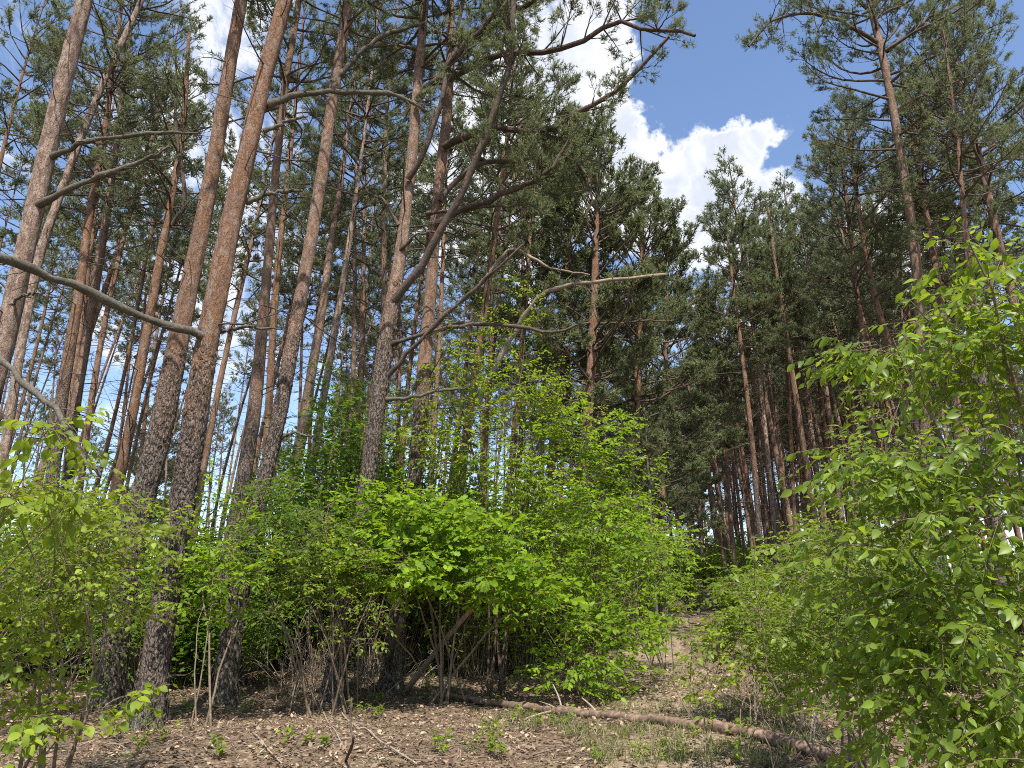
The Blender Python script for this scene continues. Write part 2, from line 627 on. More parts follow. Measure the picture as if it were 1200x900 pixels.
ys = np.concatenate([np.linspace(-300, -12, 14), np.linspace(-10, 2, 20), np.linspace(2.2, 15, 120), 15 + np.geomspace(0.3, 484, 60)])
xh = np.concatenate([np.linspace(0, 9, 80), 9 + np.geomspace(0.3, 490, 40)])
xs = np.concatenate([-xh[:0:-1], xh])
GX, GY = np.meshgrid(xs, ys)
V = np.stack([GX, GY, gz(GX, GY)], -1).reshape(-1, 3)
ny, nx = GX.shape
idx = np.arange(nx * ny).reshape(ny, nx)
q = np.stack([idx[:-1, :-1], idx[:-1, 1:], idx[1:, 1:], idx[1:, :-1]], -1).reshape(-1, 4)
mb = MB()
mb.add(V, q)
ground = mb.build('ground', ground_material("forest_floor"))
ground['kind'] = 'structure'

pc = np.array([gp(800, 897), gp(795, 840), gp(785, 790), gp(775, 755), gp(790, 722), gp(812, 700), gp(822, 688)])
pc = np.vstack([[pc[0][0] + .1, 3.0, 0], pc, [pc[-1][0] + 6, pc[-1][1] + 18, 0]])
PL = smooth_line(pc, 260)
tan = nrm(np.gradient(PL[:, :2], axis=0))
nor = np.stack([-tan[:, 1], tan[:, 0]], -1)
wn = np.stack([PL[:, 1] * 1.3, 0 * PL[:, 1], 0 * PL[:, 1]], -1)
wl = 0.75 + 0.25 * fbm(wn, 3)
wr = 0.75 + 0.25 * fbm(wn + 40, 3)
W_ = 13
ts = np.linspace(-1, 1, W_)
off = np.where(ts[None] < 0, ts[None] * wl[:, None], ts[None] * wr[:, None])
PXY = PL[:, None, :2] + nor[:, None] * off[..., None]
edge = 1 - np.abs(ts)[None] ** 8
PZ = gz(PXY[..., 0], PXY[..., 1]) + 0.012 * edge - 0.01 * (1 - edge)
idx = np.arange(len(PL) * W_).reshape(len(PL), W_)
q = np.stack([idx[:-1, :-1], idx[:-1, 1:], idx[1:, 1:], idx[1:, :-1]], -1).reshape(-1, 4)[:, ::-1]
mb = MB()
mb.add(np.concatenate([PXY, PZ[..., None]], -1).reshape(-1, 3), q)
path = mb.build('path', ground_material("trodden_path", True))
path['kind'] = 'structure'


# ------------------------------------------------------------------ pines
def whorl_branches(rng, n, z0, z1, R, cx, cy, lower=0.0):
    """main limbs of a pine crown: (N,K,3) polylines"""
    K = 8
    t = np.sort(rng.uniform(0, 1, n)) ** 0.9
    z = z0 + (z1 - z0) * t * 0.97
    az = np.arange(n) * 2.4 + rng.uniform(-0.6, 0.6, n)
    prof = np.interp(t, [0, .12, .35, .65, .9, 1], [.55, .85, 1.0, .8, .42, .18])
    L = R * prof * rng.uniform(0.6, 1.2, n)
    el0 = np.radians(np.interp(t, [0, .5, 1], [2, 22, 58]) + rng.normal(0, 9, n))
    el1 = el0 + np.radians(rng.uniform(-5, 30, n))
    s = np.linspace(0, 1, K)
    el = el0[:, None] + (el1 - el0)[:, None] * s ** 1.5
    wig = rng.normal(0, 0.13, (n, K)).cumsum(1)
    a = az[:, None] + wig
    el = el + rng.normal(0, 0.09, (n, K)).cumsum(1)
    step = np.stack([np.cos(el) * np.cos(a), np.cos(el) * np.sin(a), np.sin(el)], -1) * (L / (K - 1))[:, None, None]
    P = np.zeros((n, K, 3))
    P[:, 0] = np.stack([cx(z), cy(z), z], -1)
    P[:, 1:] = P[:, :1] + np.cumsum(step[:, 1:], 1)
    return P, L, t


def foliate(mb, rng, P, L, size, blades, width, dens=1.0, s0=0.3, limb_m=0, needle_m=1, r_scale=1.0, side_len=0.42):
    """twigs and needle tufts on limbs P"""
    n, K, _ = P.shape
    R = (0.010 + 0.011 * L)[:, None] * np.linspace(1, 0.25, K)[None] * r_scale
    mb.tubes(P, R, 5, limb_m)
    # side twigs
    cnt = np.maximum(4, (L * 7.5 * dens).astype(int))
    bi = np.repeat(np.arange(n), cnt)
    M = len(bi)
    s = s0 + (1 - s0) * rng.uniform(0, 1, M) ** 0.62
    f = s * (K - 1)
    i = np.minimum(f.astype(int), K - 2)
    fr = (f - i)[:, None]
    B = P[bi, i] * (1 - fr) + P[bi, i + 1] * fr
    T = nrm(P[bi, i + 1] - P[bi, i])
    up = np.array([0, 0, 1.0])
    S = nrm(np.cross(T, up) + 1e-6) * np.where(rng.uniform(size=M) < .5, 1, -1)[:, None]
    d = nrm(T * rng.uniform(.45, 1.0, (M, 1)) + S * rng.uniform(.4, 1.0, (M, 1)) + up * rng.uniform(-.1, .55, (M, 1)))
    l = L[bi] * side_len * (1.12 - s) * rng.uniform(.5, 1.3, M) + 0.16
    KK = 3
    u = np.linspace(0, 1, KK)
    Q = B[:, None] + d[:, None] * (l[:, None] * u)[..., None] + up * (l[:, None] * 0.22 * u ** 2)[..., None] + rng.normal(0, .03, (M, KK, 3)) * u[None, :, None] * l[:, None, None]
    mb.tubes(Q, (0.004 + 0.005 * l)[:, None] * np.linspace(1, .4, KK)[None] * r_scale, 3, limb_m)
    # tufts along the side twigs, thick towards the tips
    c2 = np.maximum(4, (l * 22 * dens).astype(int))
    ti = np.repeat(np.arange(M), c2)
    N = len(ti)
    v = 0.5 + 0.5 * rng.uniform(0, 1, N) ** 0.6
    f = v * (KK - 1)
    i = np.minimum(f.astype(int), KK - 2)
    fr = (f - i)[:, None]
    p = Q[ti, i] * (1 - fr) + Q[ti, i + 1] * fr
    dd = nrm(nrm(Q[ti, i + 1] - Q[ti, i]) * 0.8 + rng.normal(0, .55, (N, 3)) + up * .35)
    p = p + dd * size * 0.4
    # limb ends
    e = P[:, -1]
    ne = 4
    p = np.vstack([p, np.repeat(e, ne, 0) + rng.normal(0, .06, (n * ne, 3)), Q[:, -1]])
    dd = np.vstack([dd, nrm(np.repeat(nrm(P[:, -1] - P[:, -2]), ne, 0) + rng.normal(0, .5, (n * ne, 3)) + up * .3), nrm(Q[:, -1] - Q[:, -2] + up * .02)])
    mb.tufts(p, dd, size * rng.uniform(.75, 1.2, len(p)), blades, width * 1.25, rng, needle_m)


def dead_twigs(mb, rng, n, z0, z1, Lmax, cx, cy, m=0):
    K = 6
    z = rng.uniform(min(z0, z1 - .8), z1, n)
    az = rng.uniform(0, 6.28, n)
    L = Lmax * rng.uniform(.25, 1, n)
    el = np.radians(rng.normal(8, 16, n))[:, None] + rng.normal(0, .13, (n, K)).cumsum(1)
    a = az[:, None] + rng.normal(0, .16, (n, K)).cumsum(1)
    step = np.stack([np.cos(el) * np.cos(a), np.cos(el) * np.sin(a), np.sin(el)], -1) * (L / (K - 1))[:, None, None]
    P = np.zeros((n, K, 3))
    P[:, 0] = np.stack([cx(z), cy(z), z], -1)
    P[:, 1:] = P[:, :1] + np.cumsum(step[:, 1:], 1)
    mb.tubes(P, (0.006 + .008 * L)[:, None] * np.linspace(1, .3, K)[None], 4, m)
    # bare side twigs
    bi = np.repeat(np.arange(n), 4)
    M = len(bi)
    i = rng.integers(1, K - 1, M)
    B = P[bi, i]
    d = nrm(nrm(P[bi, i + 1] - P[bi, i]) + rng.normal(0, .7, (M, 3)))
    l = L[bi] * rng.uniform(.12, .4, M)
    u = np.linspace(0, 1, 3)
    Q = B[:, None] + d[:, None] * (l[:, None] * u)[..., None] + rng.normal(0, .03, (M, 3, 3)) * u[None, :, None]
    mb.tubes(Q, np.full((M, 3), .004) * np.linspace(1, .5, 3), 3, m)


def trunk_mesh(mb, C, Rr, n, rng, rough=0.06):
    """C (K,3) axis, Rr (K,) radii: a trunk with flared foot and uneven bark"""
    K = len(C)
    a = np.arange(n) / n * 2 * np.pi
    z = C[:, 2] - C[0, 2]
    flare = 1 + 0.42 * np.exp(-z / 0.2) + .16 * np.exp(-z / .8)
    off = rng.uniform(0, 99)
    ca, sa = np.cos(a)[None], np.sin(a)[None]
    p = np.stack([ca * 1.3 + 0 * z[:, None] + off, sa * 1.3 + 0 * z[:, None], 0 * a[None] + z[:, None] * .55], -1)
    bump = 1 + 0.07 * fbm(p, 2)
    p2 = np.stack([ca * 5 + off, sa * 5 + 0 * z[:, None], 0 * a[None] + z[:, None] * 2.6], -1) if False else np.stack(np.broadcast_arrays(ca * 4.5 + off, sa * 4.5, z[:, None] * 3.2), -1)
    bump = bump + rough * fbm(p2, 3)
    lobes = 1 + 0.22 * np.exp(-z / .3)[:, None] * np.cos(a[None] * 5 + off)
    r = Rr[:, None] * flare[:, None] * bump * lobes
    V = np.stack([C[:, None, 0] + r * ca, C[:, None, 1] + r * sa, np.broadcast_to(C[:, None, 2], r.shape)], -1)
    idx = np.arange(K * n).reshape(K, n)
    q = np.stack([idx[:-1], np.roll(idx, -1, 1)[:-1], np.roll(idx, -1, 1)[1:], idx[1:]], -1).reshape(-1, 4)
    mb.add(V.reshape(-1, 3), q)


def line_funcs(C):
    zc = C[:, 2]
    return (lambda z: np.interp(z, zc, C[:, 0])), (lambda z: np.interp(z, zc, C[:, 1]))


def hero_pine(label, Y, pts, H=19.0, crown=(10.5, 2.0, 40), bark_z=4.5, tone=0.0, seed=1, group=None, base=None,
              dead=(), live=(), twigs=14, needle=None, lean=0.4, size=.13, blades=9, width=.011, dens=1.0, cat='pine tree', n=20, wk=.37):
    """a pine standing at depth Y; pts = (px, py, width px) along its stem from top to bottom"""
    rng = np.random.default_rng(seed)
    W = np.array([at(a, b, Y) for a, b, c in pts])
    R = np.array([c * wk * pxm(b, Y) for a, b, c in pts])
    o = np.argsort(W[:, 2])
    W, R = W[o], R[o]
    # down to the ground along the lowest stretch, up to the tip along the highest
    g = float(gz(W[0, 0], Y))
    if W[0, 2] > g + 0.05:
        sl = (W[1] - W[0]) / (W[1, 2] - W[0, 2])
        dz = W[0, 2] - g
        foot = W[0] - sl * dz * 0.75
        foot[2] = float(gz(foot[0], Y))
        W = np.vstack([foot, W])
        R = np.concatenate([[R[0] + min(0.012 * dz, 0.25 * R[0])], R])
    top = W[-1]
    k = max(len(W) - 3, 0)
    sl = (W[-1] - W[k]) / max(W[-1, 2] - W[k, 2], .1)
    if top[2] < H - 0.3:
        dz = H - top[2]
        mid = top + sl * dz * 0.5 * 0.85
        mid[2] = top[2] + dz * .5
        end = mid + sl * dz * .5 * lean
        end[2] = H
        W = np.vstack([W, mid, end])
        R = np.concatenate([R, [max(R[-1] * .62, .03), .022]])
    z0 = W[0, 2]
    zz = np.arange(z0 - 0.12, W[-1, 2], 0.085 if Y < 13 else 0.2)
    X = np.interp(zz, W[:, 2], W[:, 0])
    ker = np.hanning(2 * int(0.9 / (zz[1] - zz[0])) + 3)
    ker /= ker.sum()
    h = len(ker) // 2

    def sm(v):
        pad = np.concatenate([2 * v[0] - v[h:0:-1], v, 2 * v[-1] - v[-2:-h - 2:-1]])
        return np.convolve(pad, ker, 'valid')
    X = sm(X)
    RR = sm(np.interp(zz, W[:, 2], R))
    RR = np.maximum(RR, .015)
    YY = Y + 0.10 * np.sin(zz * .4 + seed) * np.clip((zz - z0) / 5, 0, 1)
    B = np.array([X[0], Y, z0])
    C = np.stack([X, YY, zz], -1) - B
    root = thing('pine_tree', label, cat, B, group)
    mb = MB()
    trunk_mesh(mb, C, RR, n, rng)
    tr = mb.build('trunk', BARK, root)
    tr['bark_z'] = bark_z
    tr['bark_tone'] = tone
    if n >= 26:
        # loose plates of old bark on the lower stem, a sub-part of the trunk
        m_ = 1500
        z_ = bark_z * 1.15 * rng.uniform(0, 1, m_) ** .9
        a_ = rng.uniform(0, 6.28, m_)
        zc_ = C[:, 2]
        r_ = np.interp(z_, zc_, RR) * (1 + .42 * np.exp(-z_ / .2) + .16 * np.exp(-z_ / .8)) * rng.uniform(.99, 1.06, m_) + .002
        ctr = np.stack([np.interp(z_, zc_, C[:, 0]) + r_ * np.cos(a_), np.interp(z_, zc_, C[:, 1]) + r_ * np.sin(a_), z_], -1)
        nrmv = np.stack([np.cos(a_), np.sin(a_), rng.normal(0, .12, m_)], -1)
        tg = np.stack([-np.sin(a_), np.cos(a_), rng.normal(0, .15, m_)], -1)
        up_ = np.cross(nrmv, tg)
        ha = np.arange(6) / 6 * 6.283
        wv = rng.uniform(.012, .028, (m_, 1)) * rng.uniform(.7, 1.2, (m_, 6))
        hv = rng.uniform(.022, .06, (m_, 1)) * rng.uniform(.7, 1.2, (m_, 6))
        rim = ctr[:, None] + tg[:, None] * (wv * np.cos(ha))[..., None] + up_[:, None] * (hv * np.sin(ha))[..., None] - nrmv[:, None] * .006
        mid_ = ctr + nrmv * rng.uniform(.002, .009, (m_, 1))
        VV = np.concatenate([rim, mid_[:, None]], 1)
        k7 = (np.arange(m_) * 7)[:, None]
        fc = np.concatenate([np.stack([k7[:, 0] + j, k7[:, 0] + (j + 1) % 6, k7[:, 0] + 6], -1) for j in range(6)])
        mb = MB()
        mb.add(VV.reshape(-1, 3), fc)
        bpl = mb.build('bark_plate', BARK, tr, smooth=False)
        bpl['kind'] = 'stuff'
        bpl['bark_z'] = bark_z
        bpl['bark_tone'] = tone
    cx, cy = line_funcs(C)
    nm = needle or NEEDLE
    # crown
    mb = MB()
    c0, cr, cn = crown
    P, L, t = whorl_branches(rng, cn, c0 - z0, H - z0 - .1, cr, cx, cy)
    if c0 > EYE + Y * .99 + .6:        # wholly above the picture: a sparser crown is enough for its shade
        blades, width, dens = 4, width * 2.1, dens * .6
    elif Y > 13.2 and blades > 6:
        blades, width = 6, width * 1.35
    foliate(mb, rng, P, L, size, blades, width, dens)
    mb.build('crown', [LIMB, nm], root)
    # living limbs that can be followed in the photograph
    for item in live:
        lp, w0, w1, d0 = item[:4]
        q = np.array([at(a, b, Y + dy) for a, b, dy in lp]) - B
        LN = smooth_line(q, 14)
        LN[2:] += rng.normal(0, .03, (12, 3))
        mb = MB()
        r0, r1 = w0 * .5 * pxm(lp[0][1], Y), w1 * .5 * pxm(lp[-1][1], Y)
        mb.tubes(LN, np.linspace(r0, r1, 14), 8)
        br = mb.build('branch', [LIMB if len(item) < 6 else item[5]], root)
        ln = np.linalg.norm(np.diff(LN, axis=0), axis=1).sum()
        if d0 > 0:
            mb = MB()
            # side limbs with needles from the outer part
            ns = int(5 * ln * d0) + 3
            s = rng.uniform(item[4] if len(item) > 4 else .35, 1, ns)
            ii = (s * 12).astype(int)
            T = nrm(LN[ii + 1] - LN[ii])
            sd = nrm(T * .6 + rng.normal(0, .6, (ns, 3)) + np.array([0, 0, .12]))
            sln = rng.uniform(.35, 1.0, ns) * (1.25 - .5 * s)
            u = np.linspace(0, 1, 8)
            SP = LN[ii][:, None] + sd[:, None] * (sln[:, None] * u)[..., None] + rng.normal(0, .02, (ns, 8, 3)).cumsum(1) * u[None, :, None]
            foliate(mb, rng, SP, sln, size, blades, width, 1.15, .25)
            mb.build('needle_spray', [LIMB, nm], br)
    # dead limbs
    for item in dead:
        lp, w0, w1 = item[:3]
        q = np.array([at(a, b, Y + dy) for a, b, dy in lp]) - B
        LN = smooth_line(q, 18)
        d0 = nrm(LN[1] - LN[0])
        LN = np.vstack([LN[0] - d0 * .06, LN])
        LN[3:] += rng.normal(0, .014, (16, 3))
        mb = MB()
        rr = np.interp(np.linspace(0, 1, 19), [0, .8, 1], [w0 * .41 * pxm(lp[0][1], Y + lp[0][2]), (w0 * .25 + w1 * .75) * .42 * pxm(lp[-1][1], Y + lp[-1][2]), w1 * .26 * pxm(lp[-1][1], Y + lp[-1][2])])
        rr = rr * (1 + .14 * rng.normal(size=19))
        rr[:2] *= 1.25
        mb.tubes(LN, rr, 9, cap=True)
        # broken side twigs
        ns = 5
        ii = rng.integers(4, 17, ns)
        sd = nrm(nrm(LN[ii + 1] - LN[ii]) * .7 + rng.normal(0, .6, (ns, 3)))
        u = np.linspace(0, 1, 4)
        sln = rng.uniform(.04, .22, ns)
        SP = LN[ii][:, None] + sd[:, None] * (sln[:, None] * u)[..., None]
        mb.tubes(SP, (rr[ii] * .35)[:, None] * np.linspace(1, .5, 4), 5, cap=True)
        blen = np.linalg.norm(LN[-1] - LN[1])
        nf = int(4 + blen * 4)
        ii = rng.integers(6, 18, nf)
        fd = nrm(nrm(LN[ii] - LN[ii - 1]) * 1.0 + rng.normal(0, .45, (nf, 3)))
        fl_ = rng.uniform(.12, .38, nf) * min(1.4, .4 + blen * .5)
        u = np.linspace(0, 1, 6)
        FP = LN[ii][:, None] + fd[:, None] * (fl_[:, None] * u)[..., None] + rng.normal(0, .012, (nf, 6, 3)).cumsum(1) * (u > 0)[None, :, None]
        mb.tubes(FP, np.minimum(rr[ii] * .45, .009)[:, None] * np.linspace(1, .3, 6), 5)
        mb.build('dead_branch', item[3] if len(item) > 3 else DEADWOOD, root)
    if twigs:
        mb = MB()
        dead_twigs(mb, rng, twigs, max(2.0, 0.22 * H), c0 - z0 + .5, 1.5, cx, cy)
        tw = mb.build('dead_twig', LIMB, root)
        tw['kind'] = 'stuff'
    return root


hero_pine('thick pine nearest the camera, grey cracked foot, orange above, long bare limb to the left', float(gp(170, 850)[1]),
          [(172, 856, 42), (182, 770, 39), (198, 690, 35), (214, 600, 34), (230, 500, 33), (247, 400, 30), (266, 300, 29), (273, 260, 28), (288, 190, 26), (303, 110, 24), (331, 0, 21)], wk=.40,
          H=19, crown=(11.5, 2.2, 40), bark_z=4.2, seed=3, n=32,
          dead=[([(248, 397, -.11), (232, 391, -.26), (170, 372, -.75), (80, 330, -1.5), (0, 302, -2.2), (-60, 288, -2.7)], 13, 12),
                ([(262, 388, .0), (290, 383, -.1), (328, 386, -.2)], 6, 2.5),
                ([(292, 236, .1), (320, 226, .1), (356, 222, .1)], 7, 5),
                ([(313, 152, .1), (335, 143, .15), (360, 136, .2)], 6, 4),
                ([(316, 122, .1), (345, 112, .2), (400, 108, .3), (455, 109, .4), (480, 120, .5), (506, 130, .6)], 9, 4)])
hero_pine('dark leaning pine just right of the thick nearest pine, its foot in shade', float(gp(258, 826)[1]),
          [(260, 830, 33), (275, 720, 28), (298, 620, 23), (311, 560, 21), (327, 500, 20.5), (343, 400, 20), (360, 300, 17.5), (376, 200, 16.5), (390, 100, 15), (408, 0, 13)], wk=.40,
          H=19, crown=(11.5, 2.0, 36), bark_z=5.5, tone=.35, seed=4, n=28,
          dead=[([(392, 95, .05), (405, 80, .1), (430, 55, .2), (460, 38, .3), (500, 26, .4)], 9, 5),
                ([(330, 513, 0), (345, 508, -.1), (368, 512, -.2)], 5, 3),
                ([(352, 355, .1), (368, 348, .2), (376, 344, .2)], 5, 3)])
hero_pine('straight red-brown pine close behind the thick nearest pine, on its left side', 10.6,
          [(128, 800, 38), (146, 700, 35), (163, 600, 33), (189, 500, 32), (202, 420, 29), (225, 300, 24), (232, 270, 23), (248, 190, 21), (264, 100, 19), (284, 0, 17)], wk=.40,
          H=20, crown=(12, 2.0, 36), bark_z=4.6, tone=.1, seed=5, n=28)
hero_pine('pale pink-barked pine leaning in at the left edge, two bare limbs pointing right', 9.4,
          [(-95, 700, 30), (-62, 600, 29), (-28, 500, 27), (0, 400, 25), (12, 340, 23), (28, 280, 22), (48, 200, 22), (70, 120, 21), (86, 60, 19), (104, 0, 18)], wk=.44,
          H=19, crown=(11.5, 2.2, 38), bark_z=3.6, tone=.8, seed=6, n=28,
          dead=[([(60, 184, .0), (90, 170, -.2), (120, 162, -.3), (170, 157, -.4), (232, 156, -.5)], 8, 4),
                ([(46, 240, .0), (80, 222, -.2), (120, 206, -.3), (165, 190, -.4), (198, 172, -.5)], 9, 6),
                ([(-6, 415, -.25), (28, 448, -.4), (60, 478, -.5), (85, 515, -.6), (100, 540, -.7), (118, 558, -.7)], 9, 8),
                ([(10, 358, 0), (30, 345, -.1), (46, 343, -.2)], 4, 3)])
hero_pine('slender pale pine leaning right between the left-edge pine and the orange pines', 15.5,
          [(5, 520, 12), (27, 400, 11.5), (49, 300, 11.5), (70, 240, 10), (97, 160, 9), (125, 85, 8), (163, 0, 7)], wk=.44,
          H=21, crown=(12.0, 1.9, 44), bark_z=2.0, tone=1.0, seed=7)
hero_pine('brown pine at the left of a close pair behind the leafy bush on the left', 16.5,
          [(58, 600, 17), (68, 510, 16), (83, 420, 14), (95, 350, 12), (103, 270, 10), (118, 170, 8)], wk=.44, H=20, crown=(11, 2.0, 46), bark_z=6.5, seed=8, twigs=26)
hero_pine('brown pine at the right of a close pair behind the leafy bush on the left', 17.6,
          [(80, 570, 13), (92, 470, 12), (104, 390, 11), (116, 300, 10), (130, 200, 8)], wk=.44, H=20.5, crown=(11, 2.0, 46), bark_z=5.5, seed=9, tone=.3, twigs=26)
hero_pine('slim bright orange pine with a bare forked top, left of the thick pines', 16.6,
          [(131, 600, 14), (142, 560, 13.5), (154, 500, 12.5), (169, 400, 12), (185, 300, 10.5), (199, 230, 9), (211, 170, 7), (219, 100, 6), (223, 40, 4)], wk=.44,
          H=15.6, crown=(9.8, 2.2, 40), bark_z=2.6, seed=10, twigs=20, dens=.7,
          dead=[([(203, 262, 0), (216, 238, -.1), (213, 190, -.2), (206, 150, -.2), (206, 60, -.2)], 6, 4, LIMB)])
hero_pine('middle-sized straight pine between the thick nearest pine and the dark leaning pine', 13.5,
          [(265, 680, 24), (284, 560, 20), (294, 500, 19), (304, 400, 15), (314, 300, 12), (324, 200, 10), (336, 100, 9), (352, 0, 8)], wk=.44,
          H=20.5, crown=(10.5, 2.1, 46), bark_z=5.0, tone=.25, seed=12)
hero_pine('thin orange pine right behind the middle-sized straight pine', 20,
          [(303, 640, 12), (312, 520, 12), (320, 400, 11), (328, 300, 9), (340, 180, 7)], H=22, crown=(12, 1.9, 46), bark_z=3.0, seed=13)
hero_pine('thin pine just right of the dark leaning pine, pale and straight', 18,
          [(332, 620, 17), (352, 520, 17), (366, 440, 15), (378, 370, 13), (388, 290, 10), (402, 190, 7)], H=20.5, crown=(11, 2.0, 46), bark_z=4.0, tone=.6, seed=14)
hero_pine('thin pale pine rising to the right in front of the dark holly-green bushes', 17,
          [(352, 640, 12), (365, 560, 12), (380, 470, 12), (393, 390, 10), (404, 320, 9), (420, 200, 6)], H=20, crown=(11, 1.9, 46), bark_z=4, tone=.9, seed=15)
# the two trunks in the middle with their long limbs
hero_pine('grey pine in mid-view with a thick limb forking up to the right', 12.0,
          [(410, 690, 23), (424, 620, 22), (438, 520, 21), (450, 420, 22), (458, 370, 20), (468, 310, 17), (474, 260, 15), (483, 170, 14), (489, 90, 12), (498, 0, 10)], wk=.44,
          H=17.5, crown=(11.2, 2.4, 36), bark_z=6.2, tone=.45, seed=16, n=26,
          live=[([(462, 352, -.1), (485, 322, -.3), (510, 283, -.5), (535, 235, -.7), (562, 175, -.9), (590, 110, -1.1), (600, 50, -1.2), (600, -20, -1.3), (590, -110, -1.4)], 10.5, 5, .7, .55, LIMB),
                ([(488, 118, -.1), (512, 92, -.4), (545, 55, -.6), (580, 15, -.8), (610, -40, -1)], 9, 3, .7, .4),
                ([(478, 210, -.1), (500, 175, -.3), (516, 120, -.4), (530, 60, -.4), (541, 0, -.4), (550, -60, -.4)], 8, 3, .5, .5)],
          dead=[([(455, 440, -.1), (480, 412, -.3), (520, 372, -.6), (560, 335, -.9), (590, 308, -1.1), (613, 286, -1.2)], 7.5, 4, LIMB),
                ([(462, 402, -.1), (482, 396, -.2), (520, 386, -.4), (560, 381, -.5), (610, 384, -.6), (650, 389, -.7), (690, 378, -.8)], 6, 4, LIMB),
                ([(456, 468, -.1), (480, 466, -.2), (510, 459, -.3), (550, 452, -.4)], 6, 3),
                ([(472, 290, -.1), (490, 275, -.2), (520, 272, -.3), (562, 271, -.4)], 5, 2, LIMB),
                ([(466, 262, .0), (450, 236, .1), (430, 226, .2)], 5, 3, LIMB)])
hero_pine('brown pine a step right of the grey forking pine, long needled limbs over the gap', 12.8,
          [(470, 680, 20), (480, 600, 18), (490, 520, 19), (499, 400, 18), (507, 300, 15), (513, 220, 14), (522, 150, 13), (528, 80, 11), (528, 0, 9)], wk=.44,
          H=18, crown=(11.6, 2.6, 40), bark_z=5.0, tone=.3, seed=17, n=26,
          live=[([(520, 172, -.1), (550, 158, -.4), (590, 152, -.8), (640, 150, -1.2), (690, 128, -1.6), (740, 90, -1.9), (785, 40, -2.2)], 9, 3, .8, .3),
                ([(512, 262, -.1), (545, 245, -.4), (590, 228, -.8), (625, 215, -1.1), (650, 190, -1.3), (680, 140, -1.6)], 9, 3, .7, .45),
                ([(528, 92, -.1), (570, 70, -.5), (620, 62, -.9), (670, 55, -1.3), (720, 30, -1.7), (770, 35, -2.1), (815, 40, -2.4)], 8, 3, .8, .3),
                ([(530, 52, -.1), (580, 20, -.4), (640, -5, -.9), (700, -20, -1.4), (770, -15, -1.9)], 8, 3, .8, .3),
                ([(516, 236, -.1), (545, 200, -.2), (600, 185, -.4), (660, 180, -.6), (690, 215, -.8), (690, 255, -.9)], 7, 2, .6, .5)],
          dead=[([(503, 250, -.1), (535, 247, -.3), (580, 242, -.6), (612, 240, -.7)], 5, 3, LIMB),
                ([(505, 390, -.1), (525, 380, -.2), (555, 378, -.3), (600, 386, -.4)], 5, 3)])
hero_pine('pine behind the tall bright sapling, a pale bare limb bending flat to the right', 15.5,
          [(520, 620, 12), (540, 540, 12), (552, 470, 12), (562, 400, 11), (572, 330, 10), (582, 260, 8), (592, 180, 6)],
          H=15.5, crown=(9.0, 2.0, 40), bark_z=3.5, seed=18, twigs=24,
          dead=[([(560, 472, -.1), (580, 430, -.3), (603, 390, -.5), (625, 355, -.8), (660, 335, -1), (720, 328, -1.3), (782, 321, -1.6)], 7, 4.5, PALEWOOD),
                ([(565, 330, 0), (600, 292, -.2), (640, 312, -.3), (690, 322, -.5)], 5, 3, PALEWOOD)])
# the big bushy pines at the edge of the ride
for (lab, Y, pts, H, crown, sd) in (
        ('bushy pine right of the middle, thick reddish trunk under a broad crown', 19.5, [(676, 620, 17), (683, 540, 17), (690, 470, 16), (694, 400, 14), (697, 330, 11), (700, 240, 7)], 16.2, (4.9, 3.0, 95), 21),
        ('tall bushy pine standing left of the cloud gap, crown tip above its neighbours', 22.5, [(640, 620, 13), (648, 520, 13), (656, 420, 12), (664, 320, 9), (672, 220, 6)], 18.6, (7.0, 2.6, 90), 22),
        ('bushy pine whose crown borders the cloud gap, boughs hanging low over the path', 23.5, [(742, 620, 13), (744, 540, 13), (747, 460, 11), (750, 380, 9), (752, 300, 6)], 16.8, (3.6, 3.1, 110), 23),
        ('full-crowned pine at the bend of the path, needles nearly to the bushes', 30, [(775, 640, 11), (777, 560, 10), (779, 480, 9), (781, 400, 6)], 17.5, (4.2, 3.3, 110), 24),
        ('slender pine with high needles behind the grey forking pine', 20, [(590, 640, 11), (600, 540, 11), (609, 440, 10), (617, 340, 8), (624, 240, 6)], 16.6, (8.5, 2.0, 60), 25)):
    hero_pine(lab, Y, pts, H=H, crown=crown, bark_z=4.0, seed=sd, twigs=30, size=.18, blades=5, width=.028)
# right hand stand
hero_pine('tallest pine on the right, long bough stretching left across the blue sky', 16.5,
          [(1098, 640, 16), (1090, 540, 16), (1083, 440, 16), (1076, 330, 14.5), (1066, 260, 14), (1054, 190, 13), (1043, 120, 12), (1030, 50, 11), (1020, 0, 10)],
          H=20.5, crown=(12.4, 2.9, 62), bark_z=6.0, tone=.35, seed=31, twigs=26,
          live=[([(1028, 50, -.1), (1000, 32, -.4), (965, 18, -.7), (930, 18, -1), (900, 28, -1.2), (878, 55, -1.4)], 5, 2, 1.0, .3),
                ([(1056, 130, 0), (1100, 95, -.3), (1130, 50, -.5), (1150, 0, -.7)], 5, 2, .8, .35),
                ([(1040, 60, 0), (1075, 30, .4), (1110, 10, .8), (1150, 0, 1.1)], 5, 2, .9, .3)])
hero_pine('pine near the right edge with a rounded crown against blue sky', 18,
          [(1215, 480, 15), (1192, 380, 13), (1168, 290, 12.5), (1155, 220, 11), (1140, 150, 9.5), (1126, 90, 7), (1115, 40, 5)],
          H=18.6, crown=(10.4, 2.9, 72), bark_z=5.0, tone=.3, seed=32, twigs=18)
hero_pine('thin dark pine between the tallest right pine and the one near the edge', 20,
          [(1125, 560, 12), (1112, 440, 11), (1097, 320, 9.5), (1085, 240, 8.5), (1072, 160, 7), (1060, 90, 5)], H=19.5, crown=(11.4, 2.4, 54), bark_z=7.0, seed=33, twigs=24)
